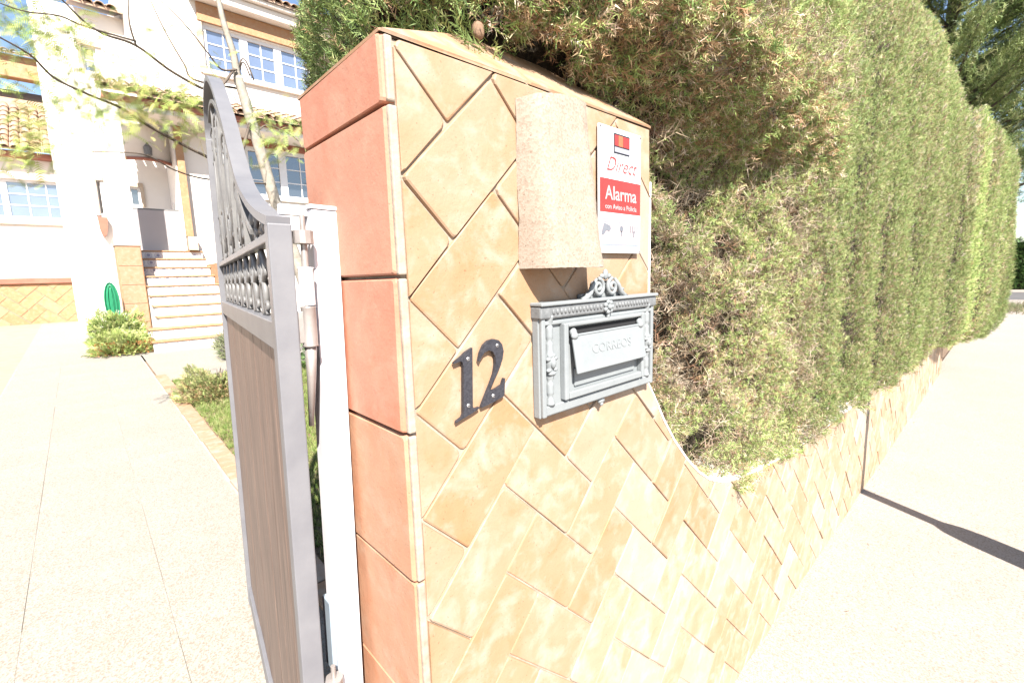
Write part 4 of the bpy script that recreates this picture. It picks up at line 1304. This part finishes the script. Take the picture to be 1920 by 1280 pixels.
# post beside the camera whose shadow crosses the pavement
bp = empty('street_post', (3.02, -0.80, 0))
tag(bp, 'street post on the pavement with a thick foot, seen only by its shadow', 'post')
MB().lathe([(0.11, 0), (0.092, 0.90), (0.078, 1.00), (0.045, 1.08)], (0, 0, 0), 'z', 18).build('foot', 'post_metal', bp, True)
MB().lathe([(0.042, 1.08), (0.040, 2.28), (0.02, 2.33)], (0, 0, 0), 'z', 14).build('shaft', 'post_metal', bp, True)

# ------------------------------------------------------------------ lawn and plants
n = 46000
Xg = rng.uniform(0.73, 3.4, n); Yg = rng.uniform(0.95, 7.2, n)
keep = (Xg < 0.45 + 0.42 * Yg) & (Xg < 3.4)
Xg, Yg = Xg[keep], Yg[keep]
n = len(Xg)
lawn = foliage_mesh('lawn_grass', np.stack([Xg, Yg, ground_z(Yg) - 0.012], 1), np.array([[0, 0, 1.0]]) + rng.normal(0, .35, (n, 3)), rng.uniform(.03, .07, n),
                    palette(n, [(0.13, 0.19, 0.045), (0.19, 0.24, 0.07), (0.26, 0.26, 0.11), (0.30, 0.26, 0.13)], [1, 1, .5, .25]), None, 'grass', 4)
tag(lawn, 'short green lawn grass between path and hedge', 'grass', kind='stuff')

def bush(name, label, cat, loc, rx, ry, h, n, cols, wts, kind='leafy', L=(0.05, 0.11), flowers=None, group=None):
    root = empty(name, loc)
    tag(root, label, cat, group)
    st_ = MB()
    for k in range(9):
        a_ = random.uniform(0, 6.28); rr = random.uniform(.3, .8)
        st_.tube([(0.05 * math.cos(a_), 0.05 * math.sin(a_), -0.02), (rr * rx * .6 * math.cos(a_), rr * ry * .6 * math.sin(a_), h * .45), (rr * rx * math.cos(a_), rr * ry * math.sin(a_), h * .8)], [.012, .008, .003], 5)
    st_.build('stem', 'twig', root, True)
    u = rng.uniform(0, 1, n) ** 0.45; a_ = rng.uniform(0, 2 * np.pi, n); el = np.arcsin(rng.uniform(0, 1, n))
    fld = make_field(int(abs(loc[0]) * 1000) + int(loc[1] * 77), 5.0, 8)
    dx, dy, dz = np.cos(a_) * np.cos(el), np.sin(a_) * np.cos(el), np.sin(el)
    k_ = 1 + 0.22 * fld(dx, dy, dz)
    P_ = np.stack([dx * rx * u * k_, dy * ry * u * k_, dz * h * u * k_ * .9], 1)
    foliage_mesh('leaves', P_, np.stack([dx, dy, dz + .6], 1) + rng.normal(0, .4, (n, 3)), rng.uniform(*L, n), palette(n, cols, wts), root, kind, 4)
    if flowers:
        fcols, fn, fz = flowers
        a_ = rng.uniform(0, 2 * np.pi, fn); el = np.arcsin(rng.uniform(0, fz, fn))
        dx, dy, dz = np.cos(a_) * np.cos(el), np.sin(a_) * np.cos(el), np.sin(el)
        P_ = np.stack([dx * rx * 1.02, dy * ry * 1.02, dz * h * 1.0], 1)
        foliage_mesh('flowers', P_, np.stack([dx, dy, dz + .4], 1) + rng.normal(0, .5, (fn, 3)), rng.uniform(.03, .06, fn), palette(fn, fcols, np.ones(len(fcols))), root, 'leafy', 3)
    return root
bush('shrub', 'low yellow-green shrub at the lawn edge beside the gate', 'shrub', (0.98, 5.95, gz(5.95)), 0.30, 0.30, 0.36, 2400,
     [(0.24, 0.27, 0.10), (0.31, 0.32, 0.14), (0.40, 0.31, 0.18), (0.16, 0.2, 0.08)], [1, 1, .6, .3], 'leafy', (.04, .08), ([(0.34, 0.26, 0.14), (0.28, 0.17, 0.09)], 500, 0.5))
bush('shrub', 'grey-green spiky shrub beside the foot of the stairs', 'shrub', (1.85, 8.35, gz(8.35)), 0.34, 0.30, 0.42, 1500,
     [(0.14, 0.17, 0.08), (0.2, 0.22, 0.12), (0.26, 0.22, 0.2)], [1, 1, .5], 'grass', (.10, .2), ([(0.3, 0.24, 0.3), (0.32, 0.22, 0.2)], 250, 1.0))
bush('flower_bed_plant', 'leafy plant with rust-orange flowers at the foot of the stair pier', 'plant', (0.46, 10.05, gz(10.05)), 0.40, 0.30, 0.34, 2400,
     [(0.20, 0.25, 0.07), (0.28, 0.32, 0.11), (0.34, 0.34, 0.15)], [1, 1, .5], 'leafy', (.07, .14), ([(0.42, 0.17, 0.06), (0.36, 0.12, 0.05), (0.45, 0.25, 0.12)], 1100, 0.55))
bush('flower_bed_plant', 'taller green plant with white blossoms against the stair pier', 'plant', (0.40, 11.0, gz(11.0)), 0.36, 0.26, 0.62, 1800,
     [(0.18, 0.26, 0.07), (0.28, 0.34, 0.11), (0.34, 0.36, 0.15)], [1, 1, .6], 'leafy', (.08, .15), ([(0.5, 0.48, 0.45), (0.45, 0.42, 0.36)], 220, 1.0))
bush('shrub', 'dark green rounded shrub glimpsed between gate and post', 'shrub', (2.75, 6.4, gz(6.4)), 0.55, 0.5, 0.95, 2400,
     [(0.05, 0.10, 0.03), (0.08, 0.14, 0.04), (0.04, 0.07, 0.025)], [1, 1, .6], 'leafy', (.08, .16))

# ------------------------------------------------------------------ the feathery tree
tree = empty('feathery_tree', (1.95, 5.0, gz(5.0)))
tag(tree, 'slender pale-trunked tree with feathery leaves in front of the house', 'tree')
TL = (1.95, 5.0, gz(5.0))
tr_pts = [(1.95, 5.0, gz(5.0) - 0.05), (1.83, 5.0, 0.865), (1.667, 4.989, 1.656), (1.514, 4.978, 2.226), (1.415, 4.967, 2.709), (1.321, 4.956, 3.163), (1.275, 4.944, 3.36)]
o = MB().tube(smooth_pts(tr_pts, 5), [0.066 - 0.026 * k / 30 for k in range(31)], 10).build('trunk', 'bark', tree, True); local(o, TL)
BR = [[(1.275, 4.944, 3.34), (1.256, 4.933, 3.548), (1.205, 4.922, 3.77), (1.17, 4.911, 4.031), (1.11, 4.9, 4.415), (1.05, 4.85, 4.9)],
      [(1.243, 4.9, 3.40), (1.038, 4.8, 3.144), (0.76, 4.7, 3.179), (0.524, 4.6, 3.28), (0.35, 4.5, 3.264), (0.244, 4.4, 3.268), (0.135, 4.3, 3.334), (0.014, 4.2, 3.398)],
      [(0.513, 4.5, 3.272), (0.235, 4.375, 3.236), (0.106, 4.25, 3.211), (-0.059, 4.125, 3.136), (-0.216, 4.0, 3.115)],
      [(1.332, 4.93, 2.965), (1.136, 4.788, 2.542), (0.88, 4.675, 2.572), (0.548, 4.562, 2.694), (0.372, 4.45, 2.769), (0.221, 4.338, 2.782), (0.042, 4.225, 2.818), (-0.053, 4.112, 2.891), (-0.2, 4.0, 2.93)],
      [(1.285, 4.95, 3.26), (0.94, 4.96, 3.255), (0.886, 5.02, 3.389), (0.79, 5.08, 3.636), (0.722, 5.14, 3.886), (0.677, 5.2, 4.141)],
      [(1.262, 4.9, 3.40), (1.126, 4.84, 3.35), (1.025, 4.78, 3.431), (0.883, 4.72, 3.57), (0.716, 4.66, 3.685), (0.619, 4.6, 3.735)],
      [(0.524, 4.6, 3.27), (0.493, 4.533, 3.395), (0.51, 4.567, 3.61), (0.523, 4.6, 3.806)],
      [(1.47, 4.97, 2.447), (0.937, 4.78, 2.395), (0.68, 4.66, 2.416), (0.475, 4.54, 2.485), (0.224, 4.42, 2.442), (0.084, 4.3, 2.403)],
      [(1.37, 4.95, 2.874), (1.488, 4.967, 2.987), (1.699, 5.033, 2.967), (1.819, 5.1, 2.926)]]
for k, b in enumerate(BR):
    sp = smooth_pts(b, 5)
    r0 = [0.034, 0.013, 0.007, 0.014, 0.010, 0.009, 0.007, 0.008, 0.009][k]
    o = MB().tube([tuple(q) for q in sp], [r0 * (1 - 0.72 * i / len(sp)) for i in range(len(sp))], 6).build('branch', 'twig' if k else 'bark', tree, True); local(o, TL)
# little hooked side shoots
for (p, s_) in (((1.30, 4.95, 3.42), 1), ((1.28, 4.94, 3.40), 1.6)):
    pts = [(p[0] + 0.06 * s_ * q / 6, p[1], p[2] + 0.10 * math.sin(q / 6 * 2.6) * s_ * 0.8) for q in range(9)]
    o = MB().tube(pts, 0.007, 6).build('shoot', 'twig', tree, True); local(o, TL)
CLU = [(-0.112, 4.3, 3.159), (-0.004, 4.308, 3.105), (-0.011, 4.315, 3.244), (0.136, 4.322, 3.265), (0.052, 4.33, 3.083), (0.312, 4.337, 2.977), (0.4, 4.345, 2.881), (0.26, 4.352, 2.765), (0.43, 4.36, 2.75), (0.208, 4.368, 2.893), (-0.098, 4.375, 2.564), (-0.133, 4.382, 2.38), (-0.084, 4.39, 2.488), (-0.197, 4.398, 2.535), (0.744, 4.405, 2.998), (0.667, 4.412, 2.889), (1.328, 4.42, 2.867), (1.495, 4.427, 2.791), (1.35, 4.435, 2.737), (0.807, 4.442, 2.909), (-0.18, 4.45, 2.886), (-0.145, 4.458, 2.802), (0.665, 4.465, 3.405), (0.358, 4.472, 2.962), (0.527, 4.48, 2.858), (0.135, 4.488, 2.844), (0.15, 4.495, 2.746), (0.374, 4.502, 2.703), (0.288, 4.51, 2.725), (0.942, 4.518, 3.238), (0.027, 4.525, 3.03), (0.169, 4.532, 3.242), (-0.131, 4.54, 2.362), (0.755, 4.547, 2.769), (1.44, 4.555, 2.743), (0.083, 4.562, 3.293), (0.713, 4.57, 2.825), (-0.135, 4.578, 3.324), (0.231, 4.585, 3.194), (0.509, 4.592, 3.036), (0.965, 4.6, 2.966), (1.6, 4.8, 2.86), (0.5, 4.5, 3.9), (1.0, 4.9, 4.2), (0.3, 4.5, 3.8), (0.9, 5.0, 4.5), (1.2, 4.8, 4.7), (-0.3, 4.2, 3.3), (-0.35, 4.1, 2.9)]
r3 = np.random.default_rng(5)
Pl, Dl, Ll = [], [], []
for c in CLU:
    m_ = 24
    c = np.array(c)
    base = c + r3.normal(0, 0.10, (m_, 3))
    d = r3.normal(0, 1, (m_, 3)) * np.array([1, 0.7, 0.45]) + np.array([-0.35, -0.1, -0.25])
    Pl.append(base); Dl.append(d); Ll.append(r3.uniform(0.06, 0.14, m_))
Pl, Dl, Ll = map(np.concatenate, (Pl, Dl, Ll))
foliage_mesh('leaves', Pl, Dl, Ll, palette(len(Pl), [(0.26, 0.33, 0.08), (0.34, 0.40, 0.12), (0.38, 0.34, 0.14), (0.17, 0.24, 0.08)], [1, 1, .6, .4]), tree, 'feather', 3, loc=TL, bend=0.35)

# ------------------------------------------------------------------ the villa
villa = empty('villa', (3.0, 14.0, 0.4))
tag(villa, 'white two-storey villa with terracotta trim and tiled roofs behind the gate', 'house')
VL = (3.0, 14.0, 0.4)
def vp(name, mb, mat, smooth=False, parent=None):
    o = mb.build(name, mat, parent or villa, smooth)
    if parent is None: local(o, VL)
    return o
def vbox(name, x0, x1, y0, y1, z0, z1, mat, b=0.0, parent=None):
    return vp(name, MB().box(x0, x1, y0, y1, z0, z1, b), mat, False, parent)
def window(x0, x1, z0, z1, yf_, cols, rows, glass, leaf=1, fw=0.055, depth=0.10):
    """casements in a white frame, glazing bars in front of the panes; faces -y"""
    root = vp('window', MB().box(x0, x1, yf_ + depth, yf_ + depth + 0.02, z0, z1), 'dark')
    fr = MB()
    fr.box(x0, x1, yf_, yf_ + 0.07, z0, z0 + fw); fr.box(x0, x1, yf_, yf_ + 0.07, z1 - fw, z1)
    fr.box(x0, x0 + fw, yf_, yf_ + 0.07, z0 + fw, z1 - fw); fr.box(x1 - fw, x1, yf_, yf_ + 0.07, z0 + fw, z1 - fw)
    lw = (x1 - x0 - 2 * fw) / leaf
    for k in range(1, leaf):
        xm = x0 + fw + lw * k
        fr.box(xm - fw, xm + fw, yf_ + 0.002, yf_ + 0.068, z0 + fw, z1 - fw)
    vp('frame', fr, 'white_frame', False, root)
    for k in range(leaf):
        a = x0 + fw + lw * k + (fw if k else 0.0); b = x0 + fw + lw * (k + 1) - (fw if k < leaf - 1 else 0.0)
        cw = (b - a) / cols; rh = (z1 - z0 - 2 * fw) / rows
        for i in range(cols):
            for j in range(rows):
                pa = MB().box(a + i * cw + .001, a + (i + 1) * cw - .001, yf_ + 0.042, yf_ + 0.05, z0 + fw + j * rh + .001, z0 + fw + (j + 1) * rh - .001)
                tl = (random.gauss(0, .006), random.gauss(0, .006)); cc = (a + (i + .5) * cw, z0 + fw + (j + .5) * rh)
                pa.v = [(x, y + tl[0] * (x - cc[0]) + tl[1] * (z - cc[1]), z) for x, y, z in pa.v]
                vp('pane', pa, glass, False, root)
        for i in range(1, cols):
            vp('glazing_bar', MB().box(a + i * cw - 0.012, a + i * cw + 0.012, yf_ + 0.024, yf_ + 0.041, z0 + fw, z1 - fw), 'white_frame', False, root)
        for j in range(1, rows):
            vp('glazing_bar', MB().box(a, b, yf_ + 0.026, yf_ + 0.0405, z0 + fw + j * rh - 0.012, z0 + fw + j * rh + 0.012), 'white_frame', False, root)
    return root

def wall_with_holes(name, x0, x1, z0, z1, y0, y1, holes, mat):
    """front wall cut into boxes round its openings"""
    xs = sorted({x0, x1} | {h[0] for h in holes} | {h[1] for h in holes})
    zs = sorted({z0, z1} | {h[2] for h in holes} | {h[3] for h in holes})
    mb = MB()
    bmv = bmesh.new()
    for i in range(len(xs) - 1):
        for j in range(len(zs) - 1):
            cx, cz = (xs[i] + xs[i + 1]) / 2, (zs[j] + zs[j + 1]) / 2
            if any(h[0] < cx < h[1] and h[2] < cz < h[3] for h in holes): continue
            a, b, c, d = xs[i], xs[i + 1], zs[j], zs[j + 1]
            mb.add([(a, y0, c), (b, y0, c), (b, y0, d), (a, y0, d)], [(0, 1, 2, 3)])
    for (a, b, c, d) in holes:
        mb.add([(a, y0, c), (a, y1, c), (a, y1, d), (a, y0, d)], [(0, 1, 2, 3)])
        mb.add([(b, y0, c), (b, y1, c), (b, y1, d), (b, y0, d)], [(0, 3, 2, 1)])
        mb.add([(a, y0, d), (b, y0, d), (b, y1, d), (a, y1, d)], [(0, 1, 2, 3)])
        mb.add([(a, y0, c), (b, y0, c), (b, y1, c), (a, y1, c)], [(0, 3, 2, 1)])
    me = bpy.data.meshes.new(name); me.from_pydata(mb.v, [], mb.f); me.materials.append(MT[mat])
    o = link(name, me, villa); local(o, VL)
    return o

tile_barrel = {}
def barrel_mesh(L=0.42, r=0.085, th=0.016):
    mb = MB(); vs_ = []; fs_ = []
    n = 8
    for (yy, rr) in ((0, r), (L, r * 0.8)):
        for q in (rr, rr - th):
            for k in range(n + 1):
                a = math.pi * k / n
                vs_.append((q * math.cos(a), yy, q * math.sin(a) * 0.8))
    m = n + 1
    for k in range(n):
        fs_.append((k, k + 1, 2 * m + k + 1, 2 * m + k)); fs_.append((m + k, 3 * m + k, 3 * m + k + 1, m + k + 1))
        fs_.append((k, m + k, m + k + 1, k + 1)); fs_.append((2 * m + k, 2 * m + k + 1, 3 * m + k + 1, 3 * m + k))
    for k in (0, n):
        fs_.append((k, 2 * m + k, 3 * m + k, m + k))
    return mb.add(vs_, fs_).mesh('roof_tile', 'roof_clay', True)
BARREL = barrel_mesh()
def tiled_roof(x0, x1, ye, ze, yt, zt, courses, x_vis=None):
    """sloping deck with a moulded clay eave and barrel tiles"""
    dy, dz = yt - ye, zt - ze
    sl = math.atan2(dz, dy); Ls_ = math.hypot(dy, dz)
    deck = MB().add([(x0, ye, ze), (x1, ye, ze), (x1, yt, zt), (x0, yt, zt), (x0, ye, ze - .05), (x1, ye, ze - .05), (x1, yt, zt - .05), (x0, yt, zt - .05)],
                    [(0, 1, 2, 3), (7, 6, 5, 4), (0, 4, 5, 1), (1, 5, 6, 2), (2, 6, 7, 3), (3, 7, 4, 0)])
    root = vp('roof', deck, 'roof_clay')
    a, b = x_vis or (x0, x1)
    nx = int((b - a) / 0.185)
    for c in range(courses):
        for k in range(nx):
            t = link('roof_tile', BARREL, root)
            d = c * 0.36 - 0.05
            t.location = (a + 0.09 + k * 0.185 + random.uniform(-.006, .006), ye + d * math.cos(sl), ze + d * math.sin(sl) + 0.012 + 0.004 * c)
            t.rotation_euler = (sl - 0.03, random.uniform(-.04, .04), random.uniform(-.03, .03))
    return root

BG = 0.35
# right block, upper and lower floor
YD = 12.8
UW = (2.68, 5.10, 6.28, 7.29); LW = (3.28, 5.00, 3.60, 4.77)
wall_with_holes('wall', 1.42, 8.5, 5.35, 8.05, YD, YD + 0.3, [UW, (5.9, 7.6, 6.28, 7.29)], 'plaster_wall')
wall_with_holes('wall', 1.90, 8.5, BG, 5.345, YD, YD + 0.3, [LW, (5.9, 7.6, 3.60, 4.77)], 'plaster_wall')
vbox('side_wall', 1.40, 1.4195, YD + 0.001, 18, 5.35, 8.7, 'plaster_wall')
vbox('rear_mass', 1.95, 8.5, YD + 0.31, 18, BG, 8.04, 'plaster_wall')
vbox('tower_wall', 1.42, 2.60, YD + 0.001, 14.5, 8.051, 9.4, 'plaster_wall')
window(*UW[:2], *UW[2:], YD + 0.06, 2, 3, 'glass_blue', 3, 0.085)
window(*LW[:2], *LW[2:], YD + 0.06, 2, 3, 'glass_dark', 2, 0.085)
window(5.9, 7.6, 6.28, 7.29, YD + 0.06, 2, 3, 'glass_blue', 2)
window(5.9, 7.6, 3.60, 4.77, YD + 0.06, 2, 3, 'glass_dark', 2)
vbox('lintel', 2.60, 5.45, YD - 0.06, YD - 0.002, 7.30, 7.68, 'house_clay', 0.01)
vbox('jamb_trim', 2.56, 2.675, YD - 0.04, YD - 0.002, 6.22, 7.298, 'trim')
vbox('sill', 2.60, 5.45, YD - 0.09, YD - 0.002, 6.20, 6.2785, 'plaster_wall', 0.01)
vbox('cornice', 2.45, 8.6, YD - 0.30, YD - 0.003, 7.69, 7.90, 'plaster_wall', 0.03)
vbox('cornice', 2.45, 8.6, YD - 0.42, YD - 0.003, 7.902, 8.00, 'plaster_wall', 0.02)
tiled_roof(2.45, 8.6, YD - 0.47, 8.03, YD + 2.5, 9.4, 3)
vbox('lintel', 3.15, 5.2, YD - 0.05, YD - 0.002, 4.775, 4.93, 'cornice', 0.01)
vbox('sill', 3.40, 5.45, YD - 0.08, YD - 0.002, 3.53, 3.5985, 'plaster_wall', 0.01)
# porch roof along the front
tiled_roof(0.70, 8.6, 11.75, 5.20, YD - 0.001, 5.62, 4, (0.70, 6.2))
vbox('porch_cornice', 0.72, 8.6, 11.85, YD - 0.003, 5.03, 5.145, 'cornice', 0.02)
vbox('porch_soffit', 0.74, 8.6, 11.95, YD - 0.004, 4.93, 5.028, 'plaster_wall')
# entrance recess
YC = 14.0
SW = (1.10, 1.30, 3.36, 3.78); CWN = (0.62, 0.86, 6.14, 6.66)
wall_with_holes('wall', -0.08, 1.94, BG, 7.40, YC, YC + 0.25, [SW, CWN, (0.545, 0.61, 3.15, 3.85)], 'plaster_wall')
vbox('side_wall', -0.10, -0.081, YC + 0.001, 18, BG, 7.6, 'plaster_wall')
vbox('rear_mass', -0.08, 1.40, YC + 0.26, 18, BG, 7.39, 'plaster_wall')
window(*SW[:2], *SW[2:], YC + 0.06, 1, 1, 'glass_dark', 1, 0.04)
window(*CWN[:2], *CWN[2:], YC + 0.06, 1, 2, 'glass_blue', 1, 0.04)
window(0.545, 0.61, 3.15, 3.85, YC + 0.06, 1, 1, 'glass_dark', 1, 0.01)
vbox('window_trim', 1.06, 1.36, YC - 0.04, YC - 0.002, 3.785, 3.88, 'trim')
vbox('window_trim', 1.305, 1.37, YC - 0.04, YC - 0.002, 3.34, 3.784, 'trim')
vbox('window_trim', 0.46, 0.54, YC - 0.04, YC - 0.002, 3.10, 3.95, 'trim')
vbox('window_trim', 0.541, 0.66, YC - 0.04, YC - 0.002, 3.86, 3.95, 'trim')
vbox('window_trim', 0.56, 0.618, YC - 0.04, YC - 0.002, 6.12, 6.76, 'trim')
vbox('window_trim', 0.619, 0.95, YC - 0.04, YC - 0.002, 6.67, 6.76, 'trim')
vp('corbel', MB().prism([(0.48, 3.05), (0.64, 3.05), (0.63, 2.84), (0.585, 2.66), (0.53, 2.62), (0.49, 2.80)], YC - 0.16, YC - 0.002), 'cornice')
tiled_roof(0.55, 1.39, YC - 0.30, 7.44, YC + 1.5, 8.1, 2)
vbox('balcony_wall', 0.93, 1.885, 13.0, 13.12, 2.28, 3.16, 'plaster_shade')  # grey stands for the shade under the porch roof, painted in
vbox('handrail', 0.93, 1.885, 13.02, 13.10, 3.165, 3.195, 'iron')
vp('handrail_post', MB().tube([(1.78, 13.06, 3.19), (1.78, 13.06, 3.36)], 0.014, 6), 'iron')
vbox('door_pilaster', 1.885, 2.02, 12.60, YD - 0.003, 2.58, 4.92, 'house_clay', 0.006)
vbox('pilaster_base', 1.90, 2.08, 12.58, YD - 0.003, 2.28, 2.578, 'trim', 0.006)
vbox('return_wall', 1.86, 1.884, YD - 0.1, YC - 0.002, 2.28, 4.92, 'plaster_wall')
# arched lamp hanging in the porch
ar = [(1.02 + 0.0 + 0.62 * q / 12, 12.9, 4.16 + 0.16 * math.sin(math.pi * q / 12)) for q in range(13)]
pl_ = [(0.95 + 0.92 * q / 14, 13.35 - 0.42 * math.sin(math.pi * (0.12 + 0.80 * q / 14))) for q in range(15)]
mbc = MB()
mbc.add([(x, y, 4.24) for x, y in pl_] + [(x, y, 4.925) for x, y in pl_] + [(x, y + 0.12, 4.24) for x, y in pl_] + [(x, y + 0.12, 4.925) for x, y in pl_],
        [(q, q + 1, 15 + q + 1, 15 + q) for q in range(14)] + [(30 + q, 45 + q, 45 + q + 1, 30 + q + 1) for q in range(14)] + [(q, 30 + q, 30 + q + 1, q + 1) for q in range(14)])
vp('curved_balcony', mbc, 'plaster_wall', True)
vp('balcony_coping', MB().tube([(x, y - 0.01, 4.22) for x, y in pl_], 0.035, 8), 'cornice', True)
vp('wall_lantern', MB().lathe([(0.02, 0.0), (0.07, 0.05), (0.08, 0.2), (0.03, 0.26), (0.01, 0.3)], (1.42, 12.86, 4.25), 'z', 10), 'iron')
# stair pier and column
vbox('pier', 0.585, 0.965, 11.60, 12.1, BG, 2.28, 'house_clay', 0.006)
for k in range(5):
    vbox('pier_tile', 0.597, 0.953, 11.588, 11.599, 0.46 + k * 0.362, 0.815 + k * 0.362, 'tile_orange', 0.003)
vbox('pier_cap', 0.57, 0.98, 11.58, 12.1, 2.281, 2.40, 'trim', 0.01)
vbox('porch_column', 0.62, 0.93, 11.66, 12.0, 2.401, 4.92, 'plaster_wall', 0.01)
vbox('stair_wall', 0.60, 0.95, 12.101, YC - 0.003, BG, 2.30, 'plaster_wall')
# stairs
NS = 10
zt_, zb_ = 2.27, gz(9.7)
for k in range(NS):
    y0 = 9.72 + k * 0.33
    z1 = zb_ + (zt_ - zb_) * (k + 1) / NS
    wide = 2.6 if k < 3 else 2.15
    xl = 0.98 if k > 1 else 0.80
    s_ = vbox('step', xl, wide, y0, YD + 0.2 if k == NS - 1 else y0 + 0.36, BG - 0.2, z1 - 0.03, 'plaster_wall')
    vp('tread', MB().box(xl - 0.02, wide + 0.02, y0 - 0.03, (YD - 0.004 if k == NS - 1 else y0 + 0.36), z1 - 0.029, z1, 0.008), 'house_clay', False, s_)
    nt_ = int((wide - xl) / 0.165)
    for q in range(nt_):
        vp('riser_tile', MB().box(xl + 0.005 + q * 0.165, xl + 0.165 + q * 0.165 - 0.004, y0 - 0.009, y0 - 0.001, z1 - 0.162, z1 - 0.031), 'riser', False, s_)
vbox('landing', 0.98, 1.88, YD + 0.21, YC - 0.003, BG, 2.27, 'plaster_wall')
vbox('stair_side_wall', 2.16, 2.44, 11.2, YD - 0.002, BG, 1.95, 'house_clay', 0.006)
# left wing
YLW = 16.9
LWN = (-3.3, 0.075, 3.27, 4.20)
wall_with_holes('wall', -8.0, 0.40, 0.45, 4.85, YLW, YLW + 0.3, [LWN], 'plaster_wall')
window(*LWN[:2], *LWN[2:], YLW + 0.05, 3, 3, 'glass_blue', 3)
vbox('window_surround', -3.5, 0.28, YLW - 0.04, YLW - 0.002, 4.205, 4.36, 'trim')
vbox('window_surround', 0.08, 0.28, YLW - 0.04, YLW - 0.002, 3.12, 4.204, 'trim')
vbox('window_surround', -3.5, 0.079, YLW - 0.06, YLW - 0.002, 3.12, 3.266, 'trim')
vbox('wing_cornice', -8.0, 0.42, YLW - 0.25, YLW - 0.003, 4.70, 4.84, 'cornice', 0.02)
tiled_roof(-8.0, 0.42, YLW - 0.40, 4.88, 20.6, 7.35, 9, (-2.3, 0.42))
vbox('wing_side_wall', 0.401, 0.43, YLW + 0.001, 20, 0.45, 4.85, 'plaster_wall')
vbox('dado_rail', -8.0, 0.52, YLW - 0.10, YLW - 0.003, 1.66, 1.80, 'cornice', 0.01)
vbox('dado_core', -8.0, 0.52, YLW - 0.03, YLW - 0.0025, 0.3, 1.658, 'mortar')
before = set(bpy.data.objects)
herringbone([(-3.2, 0.5), (0.52, 0.5), (0.52, 1.657), (-3.2, 1.657)], -0.5, 1.2, 0.235, YLW - 0.04, villa, 'house_clay', joint=0.012, name='dado_tile', rise=0.006)
for o in bpy.data.objects:
    if o not in before: local(o, VL)
vbox('upper_beam', -6, 0.35, 19.5, 19.8, 7.40, 8.0, 'house_clay', 0.02)
tiled_roof(-6, 0.35, 19.35, 8.02, 21, 8.6, 1, (-2.5, 0.35))
vbox('beam_post', -0.05, 0.35, 19.52, 19.78, 4.5, 7.395, 'plaster_wall')

# garden hose on the pier, garden spotlight by the steps
hs = MB()
for k in range(7):
    r_ = 0.10 + 0.008 * k
    pts = [(0.42 + 0.016 * (k + 0.5) * math.cos(a_ * math.pi / 10), 11.46 + 0.010 * (k % 3), 1.22 + (0.27 + 0.018 * k) * math.sin(a_ * math.pi / 10)) for a_ in range(21)]
    hs.tube(pts, 0.011, 6, False)
ho = hs.build('garden_hose', 'hose', None, True)
tag(ho, 'bright green garden hose hung in loops beside the stair pier', 'hose')
sp_ = empty('garden_spotlight', (1.03, 11.35, gz(11.3)))
tag(sp_, 'small round garden spotlight at the corner of the stair pier', 'lamp')
MB().lathe([(0.07, -0.03), (0.07, 0.015), (0.02, 0.025)], (0, 0, 0), 'z', 16).build('base', 'iron', sp_, True)
hd = MB().lathe([(0.03, 0.06), (0.075, 0.03), (0.09, -0.04), (0.092, -0.06)], (0, 0, 0.10), 'y', 18).build('head', 'iron', sp_, True)
MB().lathe([(0.084, -0.0615), (0.06, -0.068), (0.01, -0.070)], (0, 0, 0.10), 'y', 18).build('lens', 'white_frame', sp_, True)
MB().tube([(0, 0, 0.01), (0, 0, 0.06)], 0.012, 8).build('stem', 'iron', sp_, True)
# wicket post in the ground behind the hedge: plank edging at the lawn
print('TRIS', sum(len(m.polygons) for m in bpy.data.meshes), 'tiles', n_t)
